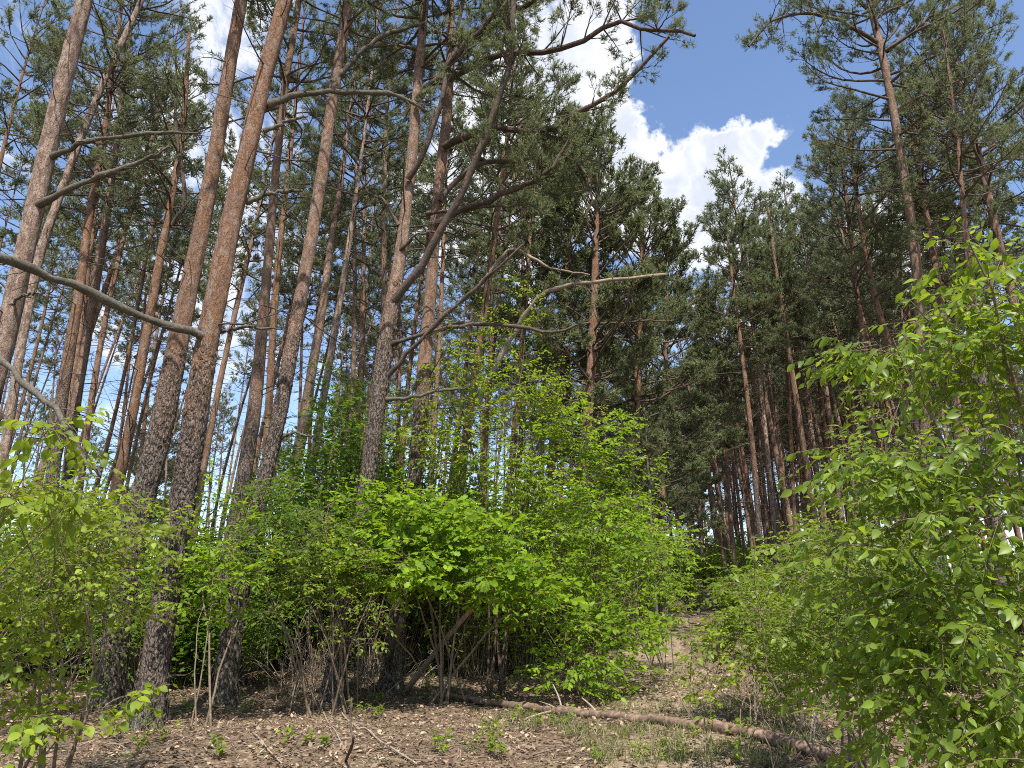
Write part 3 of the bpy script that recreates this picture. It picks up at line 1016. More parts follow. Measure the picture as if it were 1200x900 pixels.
hero_pine('slightly bowed dark pine, first left of the tallest right pine', 21.5,
          [(1062, 640, 12), (1055, 470, 11), (1040, 400, 10), (1024, 340, 9), (1012, 270, 7.5), (1000, 190, 6), (990, 130, 4)], H=18.6, crown=(10.6, 2.3, 54), bark_z=7.5, seed=34, twigs=26)
hero_pine('thin straight pine, second left of the tallest right pine', 23,
          [(1026, 600, 8), (1020, 450, 8), (1010, 370, 7), (998, 280, 6.5), (988, 210, 5)], H=18.2, crown=(10.4, 2.3, 54), bark_z=5.5, tone=.2, seed=35, twigs=24)
hero_pine('dark trunk seen through the leafy bush by the right edge', 14.5,
          [(1172, 700, 14), (1165, 600, 13), (1158, 500, 12), (1150, 400, 11), (1138, 300, 9)], H=15, crown=(9.3, 1.8, 30), bark_z=8, seed=36, twigs=12)
hero_pine('bright orange pine leaning left at the edge of the right plantation', 29,
          [(958, 620, 9), (950, 570, 9), (940, 510, 9), (930, 450, 8.5), (918, 380, 7), (908, 310, 5.5), (900, 240, 4)], H=18.5, crown=(11, 2.1, 44), bark_z=1.0, tone=.15, seed=37, twigs=30, size=.18, width=.023, blades=6)
hero_pine('orange pine paired behind the leaning orange one in the right plantation', 31,
          [(934, 640, 6.5), (929, 560, 6.5), (924, 470, 6), (918, 370, 5)], H=18.5, crown=(10.5, 2.0, 40), bark_z=1.0, seed=38, twigs=26, size=.18, width=.023, blades=6)
hero_pine('dark-footed pine at the left of the right plantation, nearest the path', 27,
          [(894, 668, 9), (888, 600, 8.5), (882, 530, 8), (874, 460, 7), (866, 390, 6), (858, 320, 4.5)], H=17, crown=(10, 2.1, 46), bark_z=5, seed=39, twigs=30, size=.18, width=.023, blades=6)
hero_pine('pale greyish pine inside the right plantation, straight and branchless', 30,
          [(909, 650, 7.5), (902, 570, 7), (894, 480, 6.5), (886, 400, 5)], H=17.3, crown=(11, 1.9, 40), bark_z=4, tone=1.0, seed=40, twigs=20, size=.18, width=.023, blades=6)


# prototypes of the trees further back
def proto_pine(seed, H, r0, c0, cr, cn, twigs, dens=1.0, size=.19, blades=4, width=.032, bend=.3):
    rng = np.random.default_rng(seed)
    zz = np.linspace(-0.3, H, 34)
    ph = rng.uniform(0, 6.28, 2)
    C = np.stack([bend * np.sin(zz * .22 + ph[0]) - bend * math.sin(ph[0]), bend * np.sin(zz * .19 + ph[1]) - bend * math.sin(ph[1]), zz], -1)
    RR = r0 * np.interp(zz / H, [0, .1, .6, 1], [1, .9, .62, .1])
    root = bpy.data.objects.new('pine_tree', None)
    root['category'] = 'pine tree'
    mb = MB()
    trunk_mesh(mb, C, RR, 9, rng)
    trd = mb.data('trunk', [BARK])
    mb = MB()
    cx, cy = line_funcs(C)
    P, L, t = whorl_branches(rng, cn, c0, H, cr, cx, cy)
    foliate(mb, rng, P, L, size, blades, width, dens)
    crd = mb.data('crown', [LIMB, NEEDLE_FAR])
    mb = MB()
    dead_twigs(mb, rng, twigs, H * .25, c0 + .5, 1.3, cx, cy)
    twd = mb.data('dead_twig', [LIMB])
    return dict(trunk=trd, crown=crd, twig=twd, H=H)


TALL = [proto_pine(160 + i, 22 + (i % 3) * 1.1, .112 + .012 * (i % 4), 12.2 + (i % 2) * .9, 2.0 + .15 * (i % 3), 46, 46, .85) for i in range(3)]
STAND = [proto_pine(100 + i, 17 + (i % 3) * .8, .12 + .01 * (i % 4), 9.6 + (i % 2) * .8, 1.75 + .15 * (i % 3), 44, 44) for i in range(2)]
DENSE = [proto_pine(120 + i, 16.5 + (i % 2), .118, 9.2 + i * .5, 1.75, 40, 44, .85) for i in range(3)]
EDGE = [proto_pine(130 + i, 15.5 + i, .17, 2.6 + i * .6, 2.7, 90, 16, 1.0, bend=.2) for i in range(3)]
THIN = [proto_pine(140 + i, 20 + .7 * i, .085, 13.2, 1.4, 32, 36, .9, bend=.45) for i in range(3)]


def place_pine(pr, x, y, label, group, rng, sc=None, tone=None, bz=None, lean=(0, 0)):
    s = sc or rng.uniform(.92, 1.1)
    root = thing('pine_tree', label, 'pine tree', (x, y, float(gz(x, y))), group)
    root.rotation_euler = (rng.normal(0, .018) + lean[1], rng.normal(0, .018) + lean[0], rng.uniform(0, 6.28))
    root.rotation_mode = 'ZYX'      # spin first, then lean in world axes
    k = rng.uniform(.9, 1.12)
    root.scale = (s * k, s * k, s)
    tr = link('trunk', pr['trunk'], root)
    tr['bark_z'] = float(bz if bz is not None else rng.uniform(2, 6))
    tr['bark_tone'] = float(tone if tone is not None else np.clip(rng.normal(.25, .25), 0, 1))
    link('crown', pr['crown'], root)
    t = link('dead_twig', pr['twig'], root)
    t['kind'] = 'stuff'
    return root


rng = np.random.default_rng(77)
used = []


def seen(px, spots):
    for lim, phrase in spots:
        if px < lim:
            return phrase
    return spots[-1][1]


LEFT_GAPS = ((25, 'at the left edge behind the pale leaning pine'), (75, 'left of the close pair of brown pines'), (140, 'between the close brown pair and the slim orange pine'),
             (200, 'just right of the slim orange pine'), (265, 'behind the two thick nearest pines'), (325, 'behind the middle-sized straight pine'), (410, 'right of the dark leaning pine'), (9999, 'left of the grey forking pine'))
MID_GAPS = ((440, 'left of the grey forking pine'), (500, 'between the two middle trunks'), (560, 'right of the two middle trunks'), (630, 'behind the tall oak sapling'), (700, 'left of the thick reddish bushy trunk'), (9999, 'behind the bushy pines by the path'))
RIGHT_GAPS = ((850, 'at the far bend of the path'), (885, 'left of the dark-footed pine'), (925, 'between the dark-footed pine and the leaning orange pine'), (970, 'right of the leaning orange pine'),
              (1060, 'left of the tallest right pine'), (1110, 'right of the tallest right pine'), (9999, 'behind the large glossy shrub'))
BUSH_GAPS = ((60, 'at the left edge'), (140, 'behind the left leafy bush'), (260, 'behind the two thick nearest pines'), (390, 'right of the dark leaning pine'), (480, 'behind the grey forking pine'), (600, 'behind the bright oak bush'),
             (700, 'behind the fresh-green thicket'), (800, 'at the bend of the path'), (880, 'right of the path end'), (960, 'under the leaning orange pine'), (1060, 'under the dark right pines'), (9999, 'behind the large glossy shrub'))


def free(x, y, d):
    for (a, b) in used:
        if (a - x) ** 2 + (b - y) ** 2 < d * d:
            return False
    used.append((x, y))
    return True


def wx(px, Y):
    return (px - 600) / F * Y * 1.0


# thin stems at the back of the left stand, sky between them
LG = 'thin pines in the back rows of the left stand'
LL = 'thin pine trunk in the back rows of the left stand, sky showing between the stems'
for px, Y, k in ((42, 24, 2), (28, 30, 0), (110, 27, 2), (122, 23, 1), (134, 28, 0), (150, 34, 2), (215, 25, 0), (232, 31, 1), (250, 24, 2),
                 (62, 22, 0), (78, 33, 1), (300, 27, 1), (270, 36, 0), (318, 31, 2), (346, 25, 0), (372, 30, 1), (-30, 27, 0), (-60, 21, 1), (10, 35, 1), (185, 38, 1), (165, 29, 2),
                 (100, 40, 0), (140, 44, 1), (60, 45, 2), (-20, 42, 0), (210, 46, 0), (280, 45, 1)) + tuple(((j * 83.7) % 460 - 20, 23 + (j * 7.9) % 24, (0, 2)[j % 2]) for j in range(16)):
    x = wx(px, Y) * 1.02
    used.append((x, Y))
    pr = THIN[k] if Y > 24 and k != 1 else TALL[k % 3]
    place_pine(pr, x - .12 * Y * .1, Y, 'thin pine in the back rows ' + seen(px, LEFT_GAPS), LG, rng, lean=(.05, 0), sc=rng.uniform(.9, 1.08))
MG = 'pines filling the left stand behind the two middle trunks'
ML = 'straight pine behind the two middle trunks, its crown mixed with its neighbours'
for px, Y, k in ((395, 22, 0), (418, 26, 1), (440, 21, 2), (455, 30, 3), (476, 25, 4), (402, 34, 5), (500, 22, 0), (515, 29, 1), (535, 24, 2), (555, 33, 3),
                 (430, 38, 4), (470, 40, 5), (570, 23, 3), (598, 28, 1), (612, 35, 0), (632, 27, 2), (655, 32, 4), (380, 42, 0), (520, 42, 1), (575, 45, 2), (720, 30, 3), (700, 36, 5), (668, 40, 0), (625, 45, 1)):
    x = wx(px, Y) * 1.02
    used.append((x, Y))
    pr = TALL[k % 3] if px < 600 else DENSE[k % 3]
    place_pine(pr, x, Y, 'straight pine of the left stand ' + seen(px, MID_GAPS), MG, rng, lean=(.04 if px < 560 else 0, 0))
for j in range(18):
    px, Y = (j * 71.3) % 430 - 20, 52 + (j * 13.7) % 40
    place_pine(EDGE[j % 3] if j % 3 == 0 else DENSE[j % 3], wx(px, Y) * 1.03, Y, 'distant bushy pine ' + seen(px, LEFT_GAPS), LG, rng, sc=rng.uniform(.9, 1.1))
for i in range(46):
    px, Y = 400 + (i * 97.3) % 400 + rng.uniform(-6, 6), 44 + (i * 17.9) % 42
    x = wx(px, Y) * 1.03
    if free(x, Y, 1.6):
        place_pine(DENSE[i % 3] if px > 600 else TALL[i % 3], x, Y, 'distant pine deep in the forest ' + seen(px, MID_GAPS), MG, rng, lean=(.02, 0))
# trees round the far bend and the right plantation
EG = 'bushy pines along the far side of the path'
EL = 'bushy pine with low boughs along the far side of the path'
for px, Y, k in ((765, 38, 0), (800, 56, 1), (735, 44, 2), (790, 47, 0), (700, 50, 1), (815, 84, 1), (780, 66, 2), (745, 62, 0), (920, 88, 1), (715, 75, 1), (845, 92, 1), (800, 96, 0)):
    x = wx(px, Y) * 1.02
    used.append((x, Y))
    place_pine(EDGE[k], x, Y, EL, EG, rng, sc=rng.uniform(.9, 1.0))
RG = 'pines of the close-planted right plantation'
RL = 'slim reddish pine trunk in the close-planted rows right of the path'
for px, Y, tn in ((838, 41, .3), (848, 43, .5), (857, 38, .2), (869, 39, .6), (876, 36, .1), (901, 35, .3), (914, 37, .7), (922, 34, .2), (937, 36, .3), (946, 34, .5), (963, 35, .1), (972, 33, .4), (984, 36, .2), (998, 34, .5)):
    x = wx(px, Y) * 1.03
    used.append((x, Y))
    place_pine(DENSE[int(px) % 3], x, Y, 'sunlit slim pine edging the plantation ' + seen(px, RIGHT_GAPS), RG, rng, lean=(-.03, 0), bz=rng.uniform(.3, 2.0), tone=tn, sc=rng.uniform(1.25, 1.4) if px > 895 else rng.uniform(.98, 1.1))
n = 0
for row in range(17):
    Y = 33 + row * 3.4
    for kx in range(26):
        px = 815 + (kx * 26 * (60.0 / Y)) + rng.uniform(-8, 8) - row * .3
        y = Y + rng.uniform(-1.3, 1.3)
        x = wx(px, y) * 1.03
        if px > 1215 or n > 190:
            continue
        if (px < 835 and y < 50) or (px < 990 and y < 39):
            continue
        if px > 1080 and rng.uniform() < .55:
            continue
        if not free(x, y, 1.25):
            continue
        n += 1
        place_pine(DENSE[rng.integers(3)] if y < 55 else STAND[rng.integers(2)], x, y, ('slim reddish pine in the plantation ' if y < 55 else 'far thin plantation pine ') + seen(px, RIGHT_GAPS), RG, rng, lean=(-.03, 0), bz=rng.uniform(.5, 3.5), sc=rng.uniform(1.18, 1.34) if px > 900 else rng.uniform(1.0, 1.12))
NG = 'pines in the front row of the right stand'
NL = 'pine in the front row of the right stand, dark crown against sky and cloud'
for px, Y, k in ((1042, 26, 2), (1118, 27, 3), (1150, 24, 0), (1190, 22, 1), (1225, 26, 2), (1010, 33, 3), (1075, 31, 0), (1260, 21, 0)):
    x = wx(px, Y) * 1.03
    if free(x, Y, 1.0):
        place_pine(DENSE[k % 3] if px < 1100 else STAND[k % 2], x, Y, 'dark-crowned pine of the right stand ' + seen(px, RIGHT_GAPS), NG, rng, lean=(-.04, 0), sc=rng.uniform(1.05, 1.2), bz=6)


# ------------------------------------------------------------------ shrubs and saplings
def shrub(name, label, cat, base, stems, blobs, leaf, tmpl, lsize, nleaf, seed, group=None, spray=.38, wood=TWIGWOOD,
          pick=0, stem_r=.014, tilt=.45, droop=0.0, blob_flat=.7):
    """base (x, y); blobs = (px, py, Y, rx px, ry px, rY m, sprays): masses of foliage hung on branches"""
    rng = np.random.default_rng(seed)
    B = np.array([base[0], base[1], float(gz(base[0], base[1]))])
    root = thing(name, label, cat, B, group)
    wood_mb = MB()
    C = []
    for (px, py, Y, rx, ry, rY, ns) in blobs:
        c = at(px, py, Y)
        m = pxm(py, Y)
        C.append((c, np.array([rx * m, rY, ry * m]), int(ns * 1.75)))
    sk = []
    K = 10
    u = np.linspace(0, 1, K)
    for si in range(stems):
        foot = B + np.array([rng.normal(0, .12), rng.normal(0, .12), -.05])
        c, r, ns = C[si % len(C)]
        tgt = c + rng.normal(0, .35, 3) * r
        mid = foot * .55 + tgt * .45
        mid[2] = foot[2] + (tgt[2] - foot[2]) * rng.uniform(.5, .68)
        mid[:2] += rng.normal(0, .12, 2)
        q = smooth_line([foot, mid, tgt], K) + rng.normal(0, .02, (K, 3)) * u[:, None]
        wood_mb.tubes(q, stem_r * rng.uniform(.7, 1.2) * np.linspace(1, .3, K), 6)
        sk.append(q[3:])
    for c, r, ns in C[stems:]:
        pass
    S = np.concatenate(sk)
    P0 = []
    for c, r, ns in C:
        nc = max(3, ns // 7)
        d = nrm(rng.normal(size=(nc, 3))) * (rng.uniform(.2, 1, (nc, 1)) ** .45)
        pk = rng.integers(nc, size=ns)
        P0.append(c + d[pk] * r + rng.normal(size=(ns, 3)) * np.minimum(r * .24, .2) * np.array([1, 1, .6]))
    P0 = np.concatenate(P0)
    gl = gz(P0[:, 0], P0[:, 1]) + .06
    P0[:, 2] = np.maximum(P0[:, 2], gl + rng.uniform(0, .2, len(P0)))
    N = len(P0)
    # each spray hangs on a branch from the nearest wood below it, growing the skeleton as it goes
    order = np.argsort(np.min(np.linalg.norm(P0[:, None] - S[None], axis=-1), axis=1))
    pool = [S]
    Q = np.zeros((N, 5, 3))
    RQ = np.zeros((N, 5))
    allS = S
    tt = np.linspace(0, 1, 5)[:, None]
    for c_, j in enumerate(order):
        p = P0[j]
        if c_ % 12 == 0:
            allS = np.concatenate(pool)
        dv = p - allS
        cost = np.linalg.norm(dv, axis=1) + np.clip(-dv[:, 2], 0, None) * .9
        a = allS[np.argmin(cost)]
        ln = np.linalg.norm(p - a)
        mid = (a + p) * .5 + np.array([0, 0, .10 * ln]) + rng.normal(0, .06, 3) * ln
        q = (1 - tt) ** 2 * a + 2 * tt * (1 - tt) * mid + tt ** 2 * p
        Q[j] = q
        RQ[j] = (.0028 + .004 * min(ln, 1.2)) * np.linspace(1, .6, 5)
        pool.append(q[2:])
    wood_mb.tubes(Q, RQ, 3)
    # the spray itself: a twig with leaves in two ranks
    out = nrm(nrm(Q[:, -1] - Q[:, 1]) + .35 * rng.normal(size=(N, 3)) + np.array([0, 0, -.05]))
    out[:, 2] = out[:, 2] * .6 - droop
    out = nrm(out)
    ln = spray * rng.uniform(.6, 1.25, N)
    KK = 5
    u = np.linspace(0, 1, KK)
    TW = P0[:, None] + out[:, None] * (ln[:, None] * u)[..., None] + np.array([0, 0, -1.]) * ((.12 + droop * .4) * ln[:, None] * u ** 2)[..., None]
    wood_mb.tubes(TW[:, ::2], np.full((N, 3), .0022) * np.linspace(1, .5, 3), 3)
    st = wood_mb.build('stem', wood, root)
    k = np.tile(np.arange(nleaf), N)
    ti = np.repeat(np.arange(N), nleaf)
    s = np.clip((k + rng.uniform(.2, .9, len(k))) / nleaf, 0, 1) ** .85
    f = s * (KK - 1)
    i = np.minimum(f.astype(int), KK - 2)
    fr = (f - i)[:, None]
    p = TW[ti, i] * (1 - fr) + TW[ti, i + 1] * fr
    T = nrm(TW[ti, i + 1] - TW[ti, i])
    up = np.array([0, 0, 1.])
    sd = nrm(np.cross(T, up)) * np.where(k % 2 == 0, 1, -1)[:, None]
    X = nrm(T * rng.uniform(.35, 1, (len(k), 1)) + sd * rng.uniform(.5, 1., (len(k), 1)) * (1 - .8 * (s[:, None] > .93)) + up * rng.normal(-.12 - droop, .25, (len(k), 1)))
    Nn = nrm(up + rng.normal(0, tilt, (len(k), 3)))
    L = lsize * rng.uniform(.4, 1.4, len(k)) * (1 - .15 * s)
    p = p + X * .012
    rest = np.ones(len(k), bool)
    if pick:
        # the leaves that show largest become leaves of their own
        dist = np.linalg.norm(p - np.array([0, 0, EYE]), axis=1)
        uu = p[:, 0] / p[:, 1]
        dep = p[:, 1] * math.cos(PITCH) + (p[:, 2] - EYE) * math.sin(PITCH)
        vv = (-(p[:, 1]) * math.sin(PITCH) + (p[:, 2] - EYE) * math.cos(PITCH)) / dep
        inside = (np.abs(p[:, 0] / dep) < .72) & (np.abs(vv) < .54) & (dep > .5)
        Bm = leaf_frames(X, Nn)
        face = np.abs((Bm[:, 2] * nrm(p - np.array([0, 0, EYE]))).sum(1))
        score = np.where(inside, L / dist * (.4 + face) - .002 * dist, -1)
        sel = np.argsort(-score)[:pick]
        rest[sel] = False
        one = MB()
        one.add(tmpl[0], np.zeros((0, 3), int))
        for fc in tmpl[1]:
            one.f.append((np.asarray(fc), 0))
        lm = one.data('leaf', [leaf])
        from mathutils import Matrix
        for j in sel:
            o = link('leaf', lm, root)
            Mx = Matrix.Identity(4)
            for r_ in range(3):
                for c_ in range(3):
                    Mx[r_][c_] = float(Bm[j][c_, r_] * L[j])
                Mx[r_][3] = float(p[j][r_] - B[r_])
            o.matrix_local = Mx
    lmb = MB()
    lmb.leaves(p[rest] - B, X[rest], Nn[rest], L[rest], LEAF_OVATE_LITE if tmpl is LEAF_OVATE else LEAF_BROAD_LITE if tmpl is LEAF_BROAD else tmpl)
    st.data.transform(__import__('mathutils').Matrix.Translation((-B[0], -B[1], -B[2])))
    fo = lmb.build('foliage', leaf, root)
    fo['kind'] = 'stuff'
    return root


# right edge: two big leafy shrubs close to the camera
shrub('leafy_shrub', 'large glossy-leaved shrub filling the right edge close to the camera', 'shrub', (3.1, 4.1), 9,
      [(1165, 330, 3.9, 55, 50, .5, 34), (1110, 385, 4.0, 75, 40, .4, 34), (1045, 398, 4.0, 45, 16, .25, 12), (1150, 430, 3.9, 75, 45, .5, 40),
       (1120, 560, 4.0, 95, 35, .5, 44), (1030, 550, 4.1, 60, 35, .4, 28), (1090, 640, 4.0, 120, 55, .6, 62), (1150, 740, 3.9, 90, 70, .6, 58),
       (1060, 740, 4.3, 90, 60, .5, 46), (1130, 850, 4.0, 110, 55, .6, 56), (1200, 560, 3.9, 40, 90, .5, 34), (1195, 860, 3.7, 60, 60, .4, 40)],
      CHERRYLEAF, LEAF_OVATE, .072, 11, 201, pick=300, spray=.36, stem_r=.017, tilt=.75, droop=.14)
shrub('leafy_shrub', 'middling green shrub on the right between the path and the large glossy shrub', 'shrub', (2.75, 6.3), 8,
      [(1005, 625, 6.2, 60, 50, .7, 90), (955, 700, 6.3, 75, 65, .7, 130), (1010, 780, 6.0, 80, 60, .6, 120), (1040, 565, 6.4, 50, 50, .6, 44), (950, 775, 6.6, 45, 45, .5, 50), (1050, 480, 6.6, 40, 45, .5, 22)],
      CHERRYLEAF, LEAF_OVATE, .055, 10, 202, pick=60, spray=.30, tilt=.75)
shrub('leafy_shrub', 'low bush with fresh leaves by the path beyond the fallen log', 'shrub', (3.3, 9.0), 6,
      [(905, 705, 9.2, 50, 42, .8, 70), (900, 676, 9.4, 50, 26, .8, 44), (890, 750, 8.6, 40, 30, .6, 40), (960, 640, 9.5, 45, 36, .7, 40), (925, 740, 8.6, 50, 45, .6, 50)],
      CHERRYLEAF, LEAF_SMALL, .07, 10, 203, spray=.3, tilt=.6)
for i, (px, py, hpx, Y) in enumerate(((838, 845, 120, 7.0), (815, 760, 90, 8.8), (880, 850, 90, 6.6), (760, 700, 0, 0))):
    if not Y:
        continue
    c = at(px, py, Y)
    shrub('sapling', ('thin upright sapling with fresh leaves growing behind the fallen log', 'drooping-leaved sapling at the edge of the path above the log', 'small leafy sapling at the thick end of the fallen log')[i],
          'sapling', (c[0], Y), 2, [(px - 4, py - hpx * .5, Y, 22, hpx * .45, .2, 12), (px + 10, py - hpx * .25, Y, 22, hpx * .3, .2, 8)], HAZELLEAF, LEAF_OVATE, .06, 7, 210 + i, spray=.2, stem_r=.007, tilt=.55)

shrub('leafy_shrub', 'knee-high leafy bush just behind the thick end of the fallen log', 'shrub', (2.5, 8.2), 6,
      [(915, 780, 8.3, 42, 32, .4, 44), (870, 765, 8.6, 32, 22, .35, 26), (890, 735, 8.6, 36, 26, .4, 30)], CHERRYLEAF, LEAF_SMALL, .062, 9, 241, spray=.24, stem_r=.008, tilt=.65)
# left edge
shrub('leafy_shrub', 'loose yellow-green bush spreading over the left edge in front of the pines', 'shrub', (-3.6, 6.0), 9,
      [(30, 600, 5.4, 70, 40, .5, 60), (100, 640, 5.8, 80, 40, .5, 60), (40, 690, 5.6, 70, 45, .5, 60), (105, 690, 6.2, 50, 45, .4, 36), (30, 770, 5.6, 50, 40, .5, 36), (122, 600, 6.6, 50, 35, .4, 34),
       (90, 740, 6.2, 45, 30, .4, 26)],
      HAZELLEAF, LEAF_BROAD, .052, 9, 221, pick=80, spray=.34, tilt=.55, droop=.06)
shrub('leafy_shrub', 'near spray of broad leaves hanging at the left edge above the bushes', 'shrub', (-3.6, 4.4), 3,
      [(45, 520, 4.6, 60, 28, .3, 12), (10, 560, 4.5, 40, 40, .3, 12), (75, 580, 4.8, 40, 22, .2, 8)], HAZELLEAF, LEAF_BROAD, .075, 8, 222, pick=60, spray=.32, stem_r=.01, droop=.25)
shrub('leafy_shrub', 'low bush with big pale leaves in the bottom left corner', 'shrub', (-3.9, 5.6), 4,
      [(30, 840, 5.2, 50, 25, .3, 18), (112, 826, 5.5, 32, 12, .25, 9), (-10, 800, 5.2, 40, 40, .3, 14)], HAZELLEAF, LEAF_BROAD, .075, 7, 223, pick=60, spray=.3, stem_r=.009)
shrub('leafy_shrub', 'grey-green twiggy bush behind the left leafy bush, under the leaning branch', 'shrub', (-7.2, 9.6), 8,
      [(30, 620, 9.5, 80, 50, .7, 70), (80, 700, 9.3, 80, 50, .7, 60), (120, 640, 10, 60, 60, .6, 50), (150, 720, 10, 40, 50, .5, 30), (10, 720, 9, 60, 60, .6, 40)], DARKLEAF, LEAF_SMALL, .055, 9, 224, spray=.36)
shrub('oak_sapling', 'oak sapling with bright leaves between the thick nearest pine and the leaning pine', 'sapling', (-3.6, 9.0), 4,
      [(240, 620, 9.6, 45, 50, .5, 50), (245, 695, 9.4, 40, 30, .4, 34), (275, 660, 9.5, 40, 40, .4, 36), (225, 660, 9.5, 30, 40, .3, 24)], OAKLEAF, LEAF_OAK, .085, 8, 225, spray=.26)
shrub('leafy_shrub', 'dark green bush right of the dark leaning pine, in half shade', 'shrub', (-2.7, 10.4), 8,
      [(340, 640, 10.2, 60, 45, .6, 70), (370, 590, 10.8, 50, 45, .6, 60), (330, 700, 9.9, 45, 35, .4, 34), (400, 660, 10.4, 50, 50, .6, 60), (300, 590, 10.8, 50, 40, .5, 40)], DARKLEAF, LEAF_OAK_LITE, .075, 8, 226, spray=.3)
# middle
shrub('oak_sapling', 'bright green oak bush in the middle, leaves in layers over the bare ground', 'oak bush', (-1.0, 11.3), 10,
      [(480, 605, 10.9, 60, 30, .6, 80), (545, 620, 10.8, 60, 28, .6, 80), (480, 660, 10.5, 70, 32, .6, 84), (570, 670, 10.6, 60, 30, .6, 80), (620, 688, 10.8, 50, 24, .5, 50), (430, 640, 10.9, 40, 45, .5, 50),
       (520, 645, 11.2, 75, 50, .6, 90), (440, 590, 11.2, 45, 30, .5, 44), (400, 690, 10.6, 35, 30, .4, 26)],
      OAKLEAF, LEAF_OAK, .135, 7, 231, spray=.26, stem_r=.02, tilt=.6)
shrub('leafy_shrub', 'dense fresh-green thicket right of the bright oak bush, beside the path', 'shrub', (1.1, 12.2), 12,
      [(620, 600, 12.2, 75, 45, .9, 110), (690, 630, 12.2, 75, 50, .9, 120), (750, 645, 12.6, 50, 48, .8, 90), (660, 700, 11.8, 65, 45, .7, 90), (690, 760, 11.3, 55, 45, .6, 90), (725, 715, 11.8, 50, 40, .6, 70), (650, 785, 11, 35, 22, .4, 26), (580, 560, 12.6, 60, 40, .8, 40),
       (640, 540, 12.6, 60, 35, .8, 24)],
      OAKLEAF, LEAF_SMALL, .095, 8, 232, spray=.34, tilt=.65)
shrub('oak_sapling', 'tall thin oak sapling, light leaves reaching high left of the bushy pines', 'sapling', (-0.3, 12.5), 5,
      [(580, 450, 12.5, 75, 45, .7, 100), (610, 380, 12.8, 45, 50, .5, 44), (560, 520, 12.4, 80, 40, .7, 100), (640, 470, 12.8, 50, 45, .5, 60), (535, 430, 12.2, 40, 35, .5, 36), (500, 500, 12.6, 40, 40, .5, 40), (600, 560, 12, 80, 35, .7, 60), (600, 330, 12.8, 18, 30, .3, 6)],
      HAZELLEAF, LEAF_OAK_LITE, .085, 8, 233, spray=.3, stem_r=.03, wood=LIMB)
shrub('oak_sapling', 'bright oak sapling with outstretched leafy arms below the bushy pines', 'sapling', (1.6, 13.0), 5,
      [(685, 500, 13, 50, 25, .6, 66), (720, 545, 13, 50, 25, .6, 60), (740, 590, 13.2, 55, 22, .6, 44), (670, 560, 13, 50, 35, .6, 50), (690, 600, 12.8, 70, 30, .6, 60)],
      OAKLEAF, LEAF_OAK_LITE, .10, 8, 234, spray=.34, stem_r=.025)
shrub('leafy_shrub', 'broad green bush at the bend of the path, sunlit on top', 'shrub', (3.0, 15.5), 7,
      [(750, 640, 15, 50, 30, .8, 70), (780, 660, 15.5, 30, 25, .7, 40), (720, 610, 15.5, 60, 30, .8, 70), (770, 690, 15, 35, 14, .6, 30)], OAKLEAF, LEAF_SMALL, .08, 9, 235, spray=.38)
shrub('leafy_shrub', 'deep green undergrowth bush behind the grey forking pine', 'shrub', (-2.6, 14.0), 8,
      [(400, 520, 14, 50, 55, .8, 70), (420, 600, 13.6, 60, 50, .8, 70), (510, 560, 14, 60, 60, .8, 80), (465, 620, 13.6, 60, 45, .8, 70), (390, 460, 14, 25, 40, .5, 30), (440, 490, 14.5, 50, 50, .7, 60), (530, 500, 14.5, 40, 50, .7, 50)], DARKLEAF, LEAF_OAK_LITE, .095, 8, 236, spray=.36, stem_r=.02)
shrub('leafy_shrub', 'small-leaved twiggy shrub in front of the grey forking pine, left of the bright oak bush', 'shrub', (-2.3, 10.6), 9,
      [(390, 650, 10.2, 45, 40, .5, 50), (430, 690, 10.1, 45, 38, .4, 50), (360, 690, 10, 35, 40, .4, 36), (410, 740, 10, 45, 22, .4, 20), (345, 640, 10.2, 30, 30, .4, 24)], HAZELLEAF, LEAF_SMALL, .06, 8, 237, spray=.3)
# undergrowth further back: two bush forms, copied
UG = 'low bushes under the trees further back'
UL = 'low green bush under the pines further back, leaves small with distance'


def proto_bush(seed, mat, hgt, wid, nsp):
    rng = np.random.default_rng(seed)
    d = nrm(rng.normal(size=(nsp, 3))) * rng.uniform(.3, 1, (nsp, 1)) ** .5
    lump = 1 + .35 * vnoise(d * 2.2 + seed)
    p = np.stack([d[:, 0] * wid * lump, d[:, 1] * wid * lump, hgt * (.55 + .5 * d[:, 2] * lump)], -1)
    p[:, 2] = np.maximum(p[:, 2], .1)
    mb = MB()
    foot = np.stack([rng.normal(0, .2, nsp), rng.normal(0, .2, nsp), np.full(nsp, -.1)], -1)
    sel = np.arange(0, nsp, 4)
    mid = foot[sel] * .5 + p[sel] * .5 + np.array([0, 0, .25])
    mb.tubes(np.stack([foot[sel], mid, p[sel]], 1), np.full((len(sel), 3), .008), 4)
    sd = mb.data('stem', [TWIGWOOD])
    nl = 9
    q = np.repeat(p, nl, 0) + rng.normal(0, .16, (nsp * nl, 3))
    mb = MB()
    mb.leaves(q, rng.normal(size=(nsp * nl, 3)) * np.array([1, 1, .4]), nrm(np.array([0, 0, 1.]) + rng.normal(0, .5, (nsp * nl, 3))), rng.uniform(.07, .13, nsp * nl), LEAF_SMALL)
    return sd, mb.data('foliage', [mat])


